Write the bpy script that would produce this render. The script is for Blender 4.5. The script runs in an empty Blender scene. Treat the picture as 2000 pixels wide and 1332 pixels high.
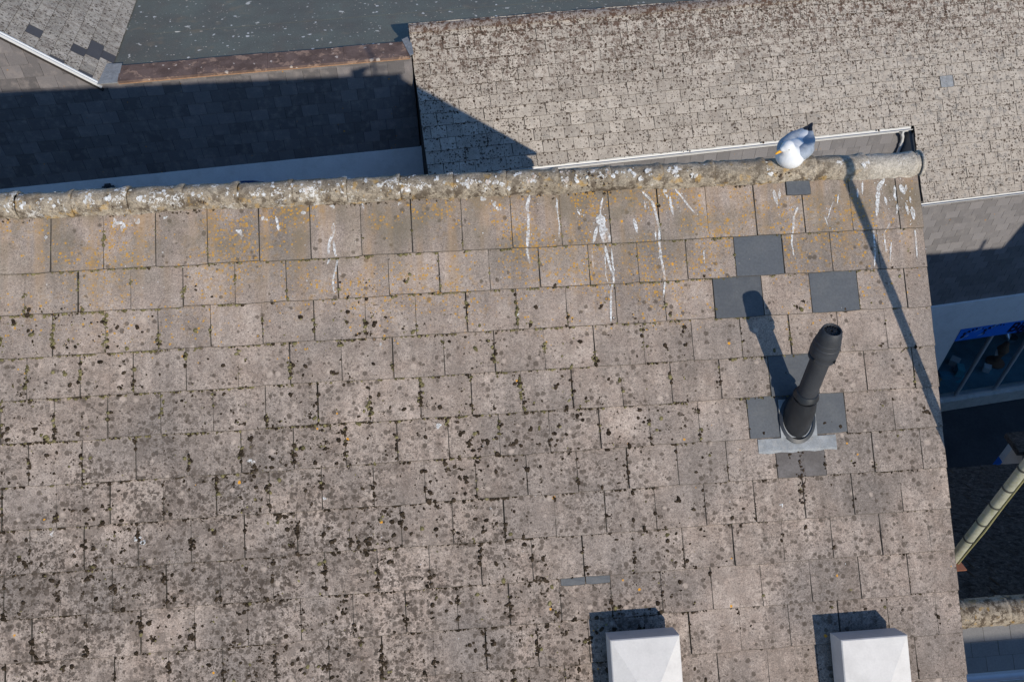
import bpy, bmesh, math, random
import numpy as np
from mathutils import Vector, Matrix

R = math.radians
S = bpy.context.scene
COL = S.collection
rng = random.Random(7)
nr = np.random.RandomState(11)

# ------------------------------------------------------------------ camera, sky, sun, exposure
cam_data = bpy.data.cameras.new('camera')
cam = bpy.data.objects.new('camera', cam_data)
COL.objects.link(cam)
cam_data.sensor_width = 36.0
cam_data.lens = 27.72
cam_data.clip_start = 0.05
cam_data.clip_end = 3000.0
dep, yaw, roll = R(45.2412), R(4.4598), R(-0.1216)
fw = Vector((math.sin(yaw)*math.cos(dep), math.cos(yaw)*math.cos(dep), -math.sin(dep)))
rt = Vector((math.cos(yaw), -math.sin(yaw), 0.0))
upv = rt.cross(fw)
rt2 = rt*math.cos(roll) + upv*math.sin(roll)
up2 = -rt*math.sin(roll) + upv*math.cos(roll)
cm = Matrix((rt2, up2, -fw)).transposed().to_4x4()
cm.translation = Vector((-0.32804, -4.14199, 3.22495))
cam.matrix_world = cm
S.camera = cam

SUN_AZ, SUN_EL = 159.5, 22.0
sun_dir = Vector((math.cos(R(SUN_EL))*math.sin(R(SUN_AZ)), math.cos(R(SUN_EL))*math.cos(R(SUN_AZ)), math.sin(R(SUN_EL))))
world = bpy.data.worlds.new('World')
S.world = world
world.use_nodes = True
wt = world.node_tree
bgn = wt.nodes['Background']
sky = wt.nodes.new('ShaderNodeTexSky')
sky.sky_type = 'NISHITA'
sky.sun_disc = False
sky.sun_elevation = R(SUN_EL)
sky.sun_rotation = R(SUN_AZ)
sky.air_density = 1.0
sky.dust_density = 0.1
sky.ozone_density = 6.0
wt.links.new(sky.outputs[0], bgn.inputs[0])
bgn.inputs[1].default_value = 0.11
sun_data = bpy.data.lights.new('sun', 'SUN')
sun_data.energy = 2.75
sun_data.angle = R(0.53)
sun_data.color = (1.0, 0.92, 0.81)
sun = bpy.data.objects.new('sun', sun_data)
COL.objects.link(sun)
sun.rotation_euler = (-sun_dir).to_track_quat('-Z', 'Y').to_euler()
S.view_settings.view_transform = 'Standard'
S.view_settings.look = 'None'
S.view_settings.exposure = 0.6
S.view_settings.gamma = 1.0
S.view_settings.use_curve_mapping = False

# ------------------------------------------------------------------ frames of the place
AL = R(40.8141)                                    # pitch of the near roof
TW, TG, TS0 = 0.33, 0.27001, -0.20442              # tile width, gauge, first course
def roofp(x, s, h=0.0):                            # near roof: along ridge, down slope, off the slope
    return Vector((x, -s*math.cos(AL) - h*math.sin(AL), -s*math.sin(AL) + h*math.cos(AL)))
ROOF_M = Matrix(((1, 0, 0, 0), (0, math.cos(AL), -math.sin(AL), 0), (0, math.sin(AL), math.cos(AL), 0), (0, 0, 0, 1)))
GROUND = -15.85
A6 = R(6.2)
E6 = Vector((math.cos(A6), math.sin(A6), 0))       # along the far street front
W6 = Vector((-math.sin(A6), math.cos(A6), 0))      # into the far block
Z = Vector((0, 0, 1))
def frame(o, ex, ey):                              # matrix with x=ex, y=ey
    ez = ex.cross(ey)
    m = Matrix((ex, ey, ez)).transposed().to_4x4()
    m.translation = o
    return m
L0 = Vector((-1.15, 11.75, 0))                     # left far front: x along, y into block, z up
FL = frame(L0, E6, W6)
R0 = Vector((10.26, 10.09, 0))                     # right far front (the wing)
FR = frame(R0, E6, W6)
BETA = R(45.5)
MV = W6*math.cos(BETA) + Z*math.sin(BETA)
E0 = Vector((5.637, 10.845, -6.144))
FM = frame(E0, E6, MV)                             # far tiled slope: x along eave, y up slope, z off slope

# ------------------------------------------------------------------ object helpers
def link(o, parent=None):
    COL.objects.link(o)
    if parent is not None:
        o.parent = parent
    return o
def tag(o, label=None, cat=None, group=None, kind=None):
    if label: o['label'] = label
    if cat: o['category'] = cat
    if group: o['group'] = group
    if kind: o['kind'] = kind
    return o
def empty(name, loc=(0, 0, 0), **k):
    o = bpy.data.objects.new(name, None)
    o.location = loc
    o.empty_display_size = 0.1
    link(o)
    return tag(o, **k)
def fix(o, parent):                                # keep world coordinates although the parent is moved
    if parent is not None:
        pw = parent.matrix_world if parent.parent is None else parent.parent.matrix_world @ parent.matrix_basis
        o.matrix_parent_inverse = Matrix.Identity(4)
def mesh_obj(name, verts, faces, mat=None, parent=None, mw=None, smooth=False, **k):
    me = bpy.data.meshes.new(name)
    me.from_pydata([tuple(v) for v in verts], [], faces)
    if mat: me.materials.append(mat)
    if smooth: me.polygons.foreach_set('use_smooth', [True]*len(me.polygons))
    me.update()
    return inst(name, me, parent, mw, **k)
WORLD = {}
def wm(o):
    return WORLD.get(o.name, Matrix.Identity(4))
def inst(name, me, parent=None, mw=None, **k):     # mw = wanted world matrix
    o = bpy.data.objects.new(name, me)
    COL.objects.link(o)
    mw = mw if mw is not None else Matrix.Identity(4)
    if parent is not None:
        o.parent = parent
        o.matrix_basis = wm(parent).inverted() @ mw
    else:
        o.matrix_basis = mw
    WORLD[o.name] = mw.copy()
    return tag(o, **k)
def thing(name, loc, label, cat, group=None):
    o = bpy.data.objects.new(name, None)
    o.empty_display_size = 0.1
    COL.objects.link(o)
    o.matrix_basis = Matrix.Translation(Vector(loc))
    WORLD[o.name] = o.matrix_basis.copy()
    return tag(o, label, cat, group)
class MB:                                          # mesh builder
    def __init__(s): s.v, s.f = [], []
    def add(s, vs, fs):
        n = len(s.v)
        s.v += [Vector(v) for v in vs]
        s.f += [[i+n for i in f] for f in fs]
        return s
    def box(s, a, b):
        x0, y0, z0 = a; x1, y1, z1 = b
        return s.add([(x0,y0,z0),(x1,y0,z0),(x1,y1,z0),(x0,y1,z0),(x0,y0,z1),(x1,y0,z1),(x1,y1,z1),(x0,y1,z1)],
                     [[0,3,2,1],[4,5,6,7],[0,1,5,4],[1,2,6,5],[2,3,7,6],[3,0,4,7]])
    def quad(s, a, b, c, d): return s.add([a, b, c, d], [[0, 1, 2, 3]])
    def prism(s, poly, d):                         # planar polygon (list of 3-vectors) swept by d
        n = len(poly); poly = [Vector(p) for p in poly]; d = Vector(d)
        fs = [list(range(n))[::-1], list(range(n, 2*n))]
        for i in range(n):
            j = (i+1) % n
            fs.append([i, j, j+n, i+n])
        return s.add(poly + [p+d for p in poly], fs)
    def tube(s, pts, rad, n=12, cap=True):
        pts = [Vector(p) for p in pts]
        if not hasattr(rad, '__len__'): rad = [rad]*len(pts)
        rings = []
        t0 = (pts[1]-pts[0]).normalized()
        ref = Vector((0,0,1)) if abs(t0.z) < 0.9 else Vector((1,0,0))
        for i, q in enumerate(pts):
            t = (pts[min(i+1, len(pts)-1)] - pts[max(i-1, 0)]).normalized()
            a = t.cross(ref).normalized(); b = t.cross(a)
            rings.append([q + (a*math.cos(2*math.pi*k/n) + b*math.sin(2*math.pi*k/n))*rad[i] for k in range(n)])
        vs = [v for r_ in rings for v in r_]
        fs = []
        for i in range(len(pts)-1):
            for k in range(n):
                fs.append([i*n+k, i*n+(k+1) % n, (i+1)*n+(k+1) % n, (i+1)*n+k])
        if cap:
            fs.append(list(range(n))); fs.append([(len(pts)-1)*n+k for k in range(n)][::-1])
        return s.add(vs, fs)
    def lathe(s, prof, n=32, origin=(0,0,0), cap0=False, cap1=False):   # profile of (r, z) about z
        o = Vector(origin); m = len(prof)
        vs = [o + Vector((r_*math.cos(2*math.pi*k/n), r_*math.sin(2*math.pi*k/n), z)) for r_, z in prof for k in range(n)]
        fs = []
        for i in range(m-1):
            for k in range(n):
                fs.append([i*n+k, i*n+(k+1) % n, (i+1)*n+(k+1) % n, (i+1)*n+k])
        if cap0: fs.append(list(range(n))[::-1])
        if cap1: fs.append([(m-1)*n+k for k in range(n)])
        return s.add(vs, fs)
    def mesh(s, name, mat=None, smooth=None):
        me = bpy.data.meshes.new(name)
        me.from_pydata([tuple(v) for v in s.v], [], s.f)
        if mat: me.materials.append(mat)
        me.update()
        bm = bmesh.new(); bm.from_mesh(me)
        bmesh.ops.recalc_face_normals(bm, faces=bm.faces)
        if smooth is not None:
            ca = math.cos(smooth)
            for f in bm.faces: f.smooth = True
            for ed in bm.edges:
                if len(ed.link_faces) == 2:
                    ed.smooth = ed.link_faces[0].normal.dot(ed.link_faces[1].normal) > ca
        bm.to_mesh(me); bm.free()
        return me
    def obj(s, name, mat, parent=None, mw=None, smooth=None, **k):
        return inst(name, s.mesh(name, mat, smooth), parent, mw, **k)

# ------------------------------------------------------------------ material helpers
class NT:
    def __init__(s, name):
        s.m = bpy.data.materials.new(name)
        s.m.use_nodes = True
        s.t = s.m.node_tree
        s.b = s.t.nodes['Principled BSDF']
        s.out = s.t.nodes['Material Output']
        g = s.t.nodes.new('ShaderNodeNewGeometry')
        s.pos = g.outputs['Position']
        oi = s.t.nodes.new('ShaderNodeObjectInfo')
        s.rand = oi.outputs['Random']
    def put(s, sock, v):
        if isinstance(v, bpy.types.NodeSocket): s.t.links.new(v, sock)
        elif isinstance(v, (tuple, list)):
            if len(v) == 3 and sock.type == 'RGBA': v = (*v, 1)
            sock.default_value = v
        else: sock.default_value = v
    def math(s, op, a, b=0.0, c=None, clamp=False):
        n = s.t.nodes.new('ShaderNodeMath'); n.operation = op; n.use_clamp = clamp
        s.put(n.inputs[0], a); s.put(n.inputs[1], b)
        if c is not None: s.put(n.inputs[2], c)
        return n.outputs[0]
    def dot(s, v, d):
        n = s.t.nodes.new('ShaderNodeVectorMath'); n.operation = 'DOT_PRODUCT'
        s.put(n.inputs[0], v); s.put(n.inputs[1], tuple(d)); return n.outputs['Value']
    def vadd(s, a, b):
        n = s.t.nodes.new('ShaderNodeVectorMath'); n.operation = 'ADD'
        s.put(n.inputs[0], a); s.put(n.inputs[1], b); return n.outputs[0]
    def vscale(s, a, k):
        n = s.t.nodes.new('ShaderNodeVectorMath'); n.operation = 'SCALE'
        s.put(n.inputs[0], a); s.put(n.inputs['Scale'], k); return n.outputs[0]
    def comb(s, x, y, z):
        n = s.t.nodes.new('ShaderNodeCombineXYZ')
        for i, q in enumerate((x, y, z)): s.put(n.inputs[i], q)
        return n.outputs[0]
    def noise(s, scale, vec=None, detail=3.0, rough=0.55, col=False, dist=0.0):
        n = s.t.nodes.new('ShaderNodeTexNoise')
        s.put(n.inputs['Vector'], vec if vec is not None else s.pos)
        n.inputs['Scale'].default_value = scale; n.inputs['Detail'].default_value = detail
        n.inputs['Roughness'].default_value = rough; n.inputs['Distortion'].default_value = dist
        return n.outputs['Color' if col else 'Fac']
    def voro(s, scale, vec=None):
        n = s.t.nodes.new('ShaderNodeTexVoronoi')
        s.put(n.inputs['Vector'], vec if vec is not None else s.pos)
        n.inputs['Scale'].default_value = scale
        sp = s.t.nodes.new('ShaderNodeSeparateColor'); s.t.links.new(n.outputs['Color'], sp.inputs[0])
        return n.outputs['Distance'], sp.outputs[0], sp.outputs[1], sp.outputs[2]
    def mapr(s, v, a, b, c=0.0, d=1.0, smooth=False):
        n = s.t.nodes.new('ShaderNodeMapRange'); n.clamp = True
        if smooth: n.interpolation_type = 'SMOOTHSTEP'
        s.put(n.inputs[0], v)
        for i, q in enumerate((a, b, c, d)): s.put(n.inputs[i+1], q)
        return n.outputs[0]
    def mix(s, f, a, b, mode='MIX'):
        n = s.t.nodes.new('ShaderNodeMix'); n.data_type = 'RGBA'; n.blend_type = mode
        s.put(n.inputs[0], f); s.put(n.inputs[6], a); s.put(n.inputs[7], b)
        return n.outputs[2]
    def mul(s, c, k):                              # colour times scalar socket
        return s.mix(1.0, c, s.comb3(k), 'MULTIPLY')
    def comb3(s, k):
        n = s.t.nodes.new('ShaderNodeCombineColor')
        for i in range(3): s.put(n.inputs[i], k)
        return n.outputs[0]
    def warp(s, scale, amt, vec=None):
        n = s.noise(scale, vec, 2.0, col=True)
        v = s.vadd(n, (-0.5, -0.5, -0.5))
        return s.vadd(vec if vec is not None else s.pos, s.vscale(v, amt))
    def dots(s, scale, rmin, rmax, density, vec=None, soft=0.25):   # round lichen spots; density socket or number 0..1
        d, r1, r2, r3 = s.voro(scale, vec)
        rad = s.mapr(r1, 0, 1, rmin, rmax)
        inner = s.math('MULTIPLY', rad, 1.0-soft)
        f = s.mapr(d, inner, rad, 1.0, 0.0)
        keep = s.math('LESS_THAN', r2, density)
        return s.math('MULTIPLY', f, keep)
    def bump(s, h, strength=0.3, dist=0.01):
        n = s.t.nodes.new('ShaderNodeBump')
        n.inputs['Strength'].default_value = strength; n.inputs['Distance'].default_value = dist
        s.put(n.inputs['Height'], h); s.t.links.new(n.outputs[0], s.b.inputs['Normal'])
    def done(s, col, rough=0.85, spec=0.3, metal=0.0):
        s.put(s.b.inputs['Base Color'], col); s.put(s.b.inputs['Roughness'], rough)
        s.b.inputs['Specular IOR Level'].default_value = spec; s.b.inputs['Metallic'].default_value = metal
        return s.m

UPS = (0, -math.cos(AL), -math.sin(AL))            # down-slope coordinate of the near roof
def mat_near_tile():
    n = NT('concrete_roof_tile')
    sx = n.dot(n.pos, (1, 0, 0)); ss = n.dot(n.pos, UPS)
    big = n.noise(1.6, detail=2); mid = n.noise(9.0, detail=3); fine = n.noise(150.0, detail=2, rough=0.7); grit = n.noise(60.0, detail=2, rough=0.7)
    col = n.mix(n.mapr(mid, .3, .7), (.305, .235, .188), (.395, .322, .266))
    col = n.mix(n.mapr(big, .42, .68), col, (.245, .205, .175))
    col = n.mul(col, n.mapr(n.rand, 0, 1, .86, 1.10))
    stv = n.comb(n.math('MULTIPLY', sx, 14.0), n.math('MULTIPLY', ss, 1.4), 0)
    streak = n.noise(1.0, stv, 2)
    col = n.mul(col, n.mapr(streak, .3, .7, .84, 1.12))
    # aggregate
    col = n.mul(col, n.mapr(fine, .28, .72, .60, 1.36)); col = n.mul(col, n.mapr(grit, .3, .7, .80, 1.16))
    pit = n.dots(140.0, .15, .48, .35)
    col = n.mix(n.math('MULTIPLY', pit, .62), col, (.07, .06, .055))
    # grey algae, mostly low on the slope to the left
    low = n.mapr(ss, .35, 1.9); leftm = n.mapr(sx, -2.6, 1.4, 1.0, .35)
    zone = n.math('MULTIPLY', low, leftm)
    alg = n.noise(5.0, detail=5, rough=.85)
    af = n.math('MULTIPLY', n.mapr(alg, .485, .56), n.mapr(zone, 0, 1, .10, .66))
    col = n.mix(af, col, (.13, .104, .085))
    cr = n.mapr(n.noise(26.0, detail=3, rough=.8), .53, .575)
    clus = n.mapr(n.noise(2.2, detail=2), .30, .55)
    cz = clus
    cf = n.math('MULTIPLY', n.math('MULTIPLY', cr, cz), n.mapr(zone, 0, .8, .08, .9))
    col = n.mix(cf, col, (.062, .047, .036))
    # flat dark lichens
    w = n.warp(40.0, .014); w2 = w
    dens = n.math('MULTIPLY', n.math('ADD', n.math('MULTIPLY', zone, 1.0), .10), clus)
    d1 = n.dots(28.0, .18, .58, n.math('MULTIPLY', dens, 1.0), w); d2 = n.dots(62.0, .15, .52, n.math('MULTIPLY', dens, 1.0), w2)
    col = n.mix(n.math('MULTIPLY', d1, .72), col, (.072, .055, .041))
    col = n.mix(n.math('MULTIPLY', d2, .55), col, (.07, .06, .05))
    # pale lichen discs
    wp = w
    pd = n.dots(13.0, .14, .36, n.mapr(ss, .3, .8, .02, .20), wp, .5)
    col = n.mix(n.math('MULTIPLY', pd, .55), col, (.48, .39, .32))
    # brown-orange run-off and yellow lichen under the ridge
    top = n.mapr(ss, .75, -.05); rightm = n.mapr(sx, -3.4, -1.0, .45, 1.0); rt_ = n.mapr(sx, 2.5, 2.25, .25, 1.0)
    rz = n.math('MULTIPLY', n.math('MULTIPLY', top, rightm), rt_)
    rs = n.mapr(n.noise(1.0, n.comb(n.math('MULTIPLY', sx, 9.0), n.math('MULTIPLY', ss, 1.0), 3.0), 2), .5, .70)
    col = n.mix(n.math('MULTIPLY', n.math('MULTIPLY', rs, n.mapr(ss, .5, -.1)), .62), col, (.37, .235, .12))
    gz = n.math('MULTIPLY', n.mapr(n.noise(3.0, n.vadd(n.pos, (5, 2, 1)), 3), .4, .6), n.mapr(ss, .35, -.1))
    col = n.mix(n.math('MULTIPLY', gz, .62), col, (.155, .128, .085))
    cl = n.mapr(n.noise(2.6, n.vadd(n.pos, (9, 4, 2)), 3), .42, .62)
    yd = n.dots(55.0, .16, .56, n.math('MULTIPLY', n.math('MULTIPLY', rz, cl), 1.0), w, .3)
    col = n.mix(n.math('MULTIPLY', yd, .85), col, (.46, .24, .035))
    yb = n.dots(17.0, .08, .24, .035, wp, .3)
    col = n.mix(yb, col, (.58, .27, .03))
    ye = n.math('MULTIPLY', n.mapr(n.noise(30.0, n.vadd(n.pos, (1, 7, 3)), 2), .52, .66), n.math('MULTIPLY', rz, cl))
    col = n.mix(n.math('MULTIPLY', ye, .75), col, (.36, .20, .045))
    h = n.math('ADD', n.math('MULTIPLY', fine, .5), n.math('MULTIPLY', grit, .8))
    n.bump(h, .55, .004)
    return n.done(col, .92, .15)
def mat_ridge(name='ridge_tile_cement', c0=2.2):
    n = NT(name)
    sx = n.dot(n.pos, (1, 0, 0)); ss = n.dot(n.pos, UPS)
    mid = n.noise(7.0, detail=4); fine = n.noise(120.0, detail=2, rough=.7); gr = n.noise(38.0, detail=4, rough=.7)
    col = n.mix(n.mapr(mid, .3, .7), (.265, .215, .155), (.385, .33, .255))
    clean = n.mapr(sx, c0, c0+.3)
    col = n.mix(n.math('MULTIPLY', clean, .7), col, (.46, .42, .36))
    col = n.mul(col, n.mapr(n.rand, 0, 1, .88, 1.08))
    col = n.mul(col, n.mapr(fine, .3, .7, .66, 1.3)); col = n.mul(col, n.mapr(gr, .3, .7, .62, 1.25))
    dirty = n.math('SUBTRACT', 1.0, clean)
    dk = n.math('MULTIPLY', n.mapr(n.noise(13.0, n.vadd(n.pos, (3, 1, 8)), 5, .75), .49, .57), dirty)
    col = n.mix(n.math('MULTIPLY', dk, n.mapr(ss, -.45, -.29, .3, .9)), col, (.075, .055, .038))
    yl = n.math('MULTIPLY', n.mapr(n.noise(16.0, n.vadd(n.pos, (6, 6, 1)), 5), .58, .66), dirty)
    col = n.mix(n.math('MULTIPLY', yl, .5), col, (.42, .25, .06))
    wl = n.noise(9.0, n.warp(25., .05), 5, .7)
    wthr = n.mapr(sx, -1.0, 1.3, .55, .64)
    wf = n.math('MULTIPLY', n.mapr(n.math('SUBTRACT', wl, wthr), 0, .03), n.mapr(n.math('ADD', gr, fine), .92, 1.08))
    col = n.mix(n.math('MULTIPLY', wf, n.mapr(ss, -.27, -.36, .15, .95)), col, (.66, .65, .62))
    n.bump(n.math('ADD', gr, n.math('MULTIPLY', fine, .5)), .7, .008)
    return n.done(col, .95, .1)
def mat_far_tile(name='far_roof_tile', base=((.355, .31, .258), (.455, .405, .342)), moss=1.0):
    n = NT(name)
    v = n.math('SUBTRACT', n.dot(n.pos, MV), E0.dot(MV)); u = n.math('SUBTRACT', n.dot(n.pos, E6), E0.dot(E6))
    mid = n.noise(5.0, detail=4); fine = n.noise(60.0, detail=3, rough=.7)
    col = n.mix(n.mapr(mid, .32, .68), *base)
    col = n.mul(col, n.mapr(n.rand, 0, 1, .82, 1.1)); col = n.mul(col, n.mapr(fine, .3, .7, .72, 1.2))
    right = n.mapr(u, -1.0, 4.5)
    gp = n.mapr(n.noise(8.0, n.vadd(n.pos, (4, 4, 4)), 5, .6), .53, .62)
    col = n.mix(n.math('MULTIPLY', gp, n.mapr(right, 0, 1, .2, .55)), col, (.17, .165, .155))
    w = n.warp(16.0, .05); cl = n.mapr(n.noise(1.3, detail=4), .38, .66)
    topz = n.mapr(v, 1.2, 2.9, .62*moss, 1.2*moss)
    de = n.math('MULTIPLY', topz, n.mapr(cl, 0, 1, .35, 1.0))
    for sc, hi in ((12.0, .46), (28.0, .6), (19.0, .52)):
        dd = n.dots(sc, .12, hi, de, w, .3)
        col = n.mix(n.math('MULTIPLY', dd, .86), col, (.062, .045, .034))
    g2 = n.dots(11.0, .12, .34, .3, w, .5)
    col = n.mix(n.math('MULTIPLY', g2, .5), col, (.16, .155, .14))
    hv = n.mapr(n.noise(9.0, n.warp(30., .06), 5, .75), .50, .56)
    col = n.mix(n.math('MULTIPLY', hv, n.mapr(v, 1.2, 3.0, .08*moss, .95*moss)), col, (.085, .05, .035))
    n.bump(fine, .5, .01)
    return n.done(col, .95, .1)
def mat_slate(name, c, rough=.6, patch=.35, lich=.1, amt=(.75, 1.2), tint=(.2, .18, .17)):
    n = NT(name)
    a = n.noise(6.0, detail=5, rough=.6); fine = n.noise(70.0, detail=3, rough=.65)
    col = n.mul(n.mix(0.0, c, c), n.mapr(n.rand, 0, 1, *amt))
    col = n.mix(n.math('MULTIPLY', n.mapr(a, .5, .7), patch), col, tint)
    col = n.mul(col, n.mapr(fine, .3, .7, .85, 1.12))
    yl = n.dots(9.0, .05, .2, lich*.5, n.warp(30., .04), .3)
    col = n.mix(yl, col, (.4, .2, .03))
    n.bump(n.noise(25.0, detail=5), .25, .006)
    return n.done(col, rough, .35)
def mat_plain(name, c, rough=.6, var=.12, scale=6.0, spec=.3, metal=0.0, bump=0.0, dirt=None, dirt_amt=.4):
    n = NT(name)
    a = n.noise(scale, detail=5, rough=.6); f = n.noise(scale*12, detail=2)
    col = n.mul(n.mix(0.0, c, c), n.mapr(a, .25, .75, 1-var, 1+var)); col = n.mul(col, n.mapr(f, .3, .7, 1-var*.5, 1+var*.5))
    if dirt:
        st = n.noise(scale*1.7, n.vadd(n.pos, (3, 5, 7)), 6, .65)
        col = n.mix(n.math('MULTIPLY', n.mapr(st, .5, .72), dirt_amt), col, dirt)
    if bump: n.bump(n.math('ADD', a, n.math('MULTIPLY', f, .4)), bump, .01)
    return n.done(col, rough, spec, metal)
def mat_flat_roof():
    n = NT('green_felt_roof')
    a = n.noise(.9, detail=6, rough=.6); f = n.noise(40.0, detail=4, rough=.7)
    col = n.mix(n.mapr(a, .35, .65), (.118, .115, .096), (.145, .155, .126))
    col = n.mix(n.math('MULTIPLY', n.mapr(n.noise(1.7, n.vadd(n.pos, (2, 2, 2)), 5), .5, .7), .6), col, (.14, .12, .095))
    col = n.mul(col, n.mapr(f, .3, .7, .72, 1.25))
    w = n.warp(12., .12)
    d = n.dots(2.6, .05, .22, .55, n.warp(4., .5), .3); d2 = n.dots(6.5, .06, .30, n.mapr(a, .35, .65, .1, .5), w, .3); d3 = n.dots(15.0, .08, .34, .22, w, .3)
    col = n.mix(n.math('MULTIPLY', n.mapr(n.noise(2.8, n.vadd(n.pos, (8, 1, 2)), 4, .6), .60, .72), .5), col, (.23, .18, .12)); col = n.mix(d, col, (.55, .52, .45)); col = n.mix(d2, col, (.6, .58, .53)); col = n.mix(d3, col, (.5, .42, .33))
    n.bump(f, .3, .01)
    return n.done(col, .8, .3)
def mat_coping():
    n = NT('rusty_brown_coping')
    a = n.noise(3.0, detail=6, rough=.65); f = n.noise(45., detail=3)
    col = n.mix(n.mapr(a, .4, .6), (.10, .065, .05), (.155, .105, .085))
    col = n.mix(n.mapr(n.noise(4.0, n.warp(6., .3), 5, .65), .55, .60), col, (.27, .18, .13))
    col = n.mix(n.dots(7.0, .08, .34, .4, n.warp(12., .1), .3), col, (.46, .39, .33))
    col = n.mul(col, n.mapr(f, .3, .7, .85, 1.15))
    return n.done(col, .75, .3)
def mat_dark_rag():
    n = NT('mossy_rag_slate')
    a = n.noise(14.0, n.warp(9., .15), 6, .75); f = n.noise(55., detail=4, rough=.75)
    col = n.mix(n.mapr(a, .38, .64), (.018, .017, .016), (.12, .11, .10))
    col = n.mul(col, n.mapr(f, .3, .7, .5, 1.5))
    col = n.mix(n.dots(20., .06, .3, .12, n.warp(20., .05), .3), col, (.2, .19, .17))
    n.bump(n.math('ADD', a, f), 1.0, .04)
    return n.done(col, .95, .1)
def mat_attr(name, rough=.95):
    n = NT(name)
    at = n.t.nodes.new('ShaderNodeAttribute'); at.attribute_name = 'tint'
    f = n.noise(260., detail=3, rough=.8); g = n.noise(90., detail=2)
    col = n.mul(at.outputs['Color'], n.mapr(f, .3, .7, .5, 1.55)); col = n.mul(col, n.mapr(g, .3, .7, .75, 1.25))
    n.bump(f, 1.0, .005)
    return n.done(col, rough, .05)
def mat_dropping():
    n = NT('bird_dropping')
    a = n.noise(70., detail=4, rough=.7); b = n.noise(9., detail=2)
    col = n.mix(n.mapr(b, .55, .7), (.74, .74, .72), (.5, .36, .25))
    n.done(col, .8, .2)
    tr = n.t.nodes.new('ShaderNodeBsdfTransparent'); mx = n.t.nodes.new('ShaderNodeMixShader')
    n.put(mx.inputs[0], n.math('MULTIPLY', n.mapr(a, .32, .58), n.mapr(n.noise(22., detail=2), .3, .6, .42, .95))); n.t.links.new(tr.outputs[0], mx.inputs[1]); n.t.links.new(n.b.outputs[0], mx.inputs[2])
    n.t.links.new(mx.outputs[0], n.out.inputs[0])
    return n.m
def mat_glass():
    n = NT('shop_glass')
    gl = n.t.nodes.new('ShaderNodeBsdfGlossy'); gl.inputs['Roughness'].default_value = .02
    tr = n.t.nodes.new('ShaderNodeBsdfTransparent'); tr.inputs[0].default_value = (.9, .95, .97, 1)
    lw_ = n.t.nodes.new('ShaderNodeLayerWeight'); lw_.inputs[0].default_value = .5
    fac = n.math('MULTIPLY_ADD', n.math('POWER', lw_.outputs['Facing'], 4.0), .8, .04)
    mx = n.t.nodes.new('ShaderNodeMixShader')
    n.t.links.new(fac, mx.inputs[0]); n.t.links.new(tr.outputs[0], mx.inputs[1]); n.t.links.new(gl.outputs[0], mx.inputs[2])
    n.t.links.new(mx.outputs[0], n.out.inputs[0])
    return n.m
MT = mat_near_tile(); MRIDGE = mat_ridge(); MRIDGE2 = mat_ridge('cottage_ridge_tile', 90.0); MFAR = mat_far_tile()
MGAB = mat_far_tile('gable_roof_tile', ((.42, .365, .295), (.52, .455, .375)), .4)
MGREY = mat_slate('new_grey_slate', (.074, .080, .087), .55, .55, 0.0, (.86, 1.1), (.105, .108, .108))
MOLD = mat_slate('dark_weathered_tile', (.12, .105, .095), .9, .5, .1, (.9, 1.0))
MSL = mat_slate('hung_slate', (.150, .138, .135), .6, .55, .2, (.70, 1.2), (.27, .235, .215))
MSR = mat_slate('hung_slate_grey', (.185, .175, .172), .6, .4, .15, (.8, 1.18), (.27, .25, .235))
MNS = mat_slate('neighbour_slate', (.15, .145, .14), .7, .3, .05, (.85, 1.1), (.2, .19, .18))
MRAG = mat_dark_rag()
MGDK = mat_slate('dark_gable_slate', (.075, .068, .068), .7, .2, 0.0, (.9, 1.1), (.1, .09, .09))
MEDGE = mat_plain('dirty_tile_edge', (.065, .056, .045), .95, .35, 30.)
MEDGE2 = mat_plain('dirty_slate_edge', (.05, .048, .045), .95, .3, 30.)
MDECK = mat_plain('dark_underlay', (.035, .03, .026), .95)
MREND = mat_plain('white_render', (.78, .78, .76), .85, .06, 2.0, dirt=(.45, .43, .38), dirt_amt=.25)
MWALL = mat_plain('grey_render', (.34, .33, .31), .9, .1, 2.0)
MWHITE = mat_plain('white_upvc', (.60, .60, .585), .4, .04)
MFLAT = mat_flat_roof(); MCOP = mat_coping()
MLEAD = mat_plain('lead_sheet', (.225, .235, .24), .65, .3, 14.0, .35, .1, dirt=(.34, .32, .29), dirt_amt=.5)
MBLK = mat_plain('black_plastic', (.018, .019, .021), .42, .1, 8.0, .5, dirt=(.05, .05, .052), dirt_amt=.3)
MBLK2 = mat_plain('grey_black_powder_coat', (.032, .034, .038), .6, .18, 10.0, .4, dirt=(.065, .063, .060), dirt_amt=.3)
MVENT = mat_plain('white_weathered_plastic', (.62, .585, .535), .6, .07, 7.0, dirt=(.40, .37, .33), dirt_amt=.22)
MGALV = mat_plain('lichened_galvanised_pole', (.38, .365, .27), .6, .22, 20.0, .4, .25, dirt=(.26, .255, .08), dirt_amt=.55)
MBAND = mat_plain('dark_band', (.06, .058, .045), .7)
MCOPPER = mat_plain('copper_plate', (.33, .13, .07), .5, .15, 12.0, .4, .3)
MYEL = mat_plain('yellow_conduit', (.24, .215, .10), .6, .2)
MASPH = mat_plain('asphalt', (.045, .047, .05), .9, .25, 1.2, .25, 0, .3)
MMOSS = mat_attr('moss')
MDROP = mat_dropping()
MGLASS = mat_glass()
MBLUE = mat_plain('blue_sign', (.025, .19, .75), .45, .05)
MFRAME = mat_plain('grey_aluminium', (.50, .51, .52), .45, .06, 6, .4, .3)

# ------------------------------------------------------------------ ground
o = mesh_obj('ground', [(-600, -600, GROUND), (600, -600, GROUND), (600, 600, GROUND), (-600, 600, GROUND)], [[0, 1, 2, 3]], MASPH)
tag(o, 'dark asphalt street between the buildings', 'street', kind='structure')

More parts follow.
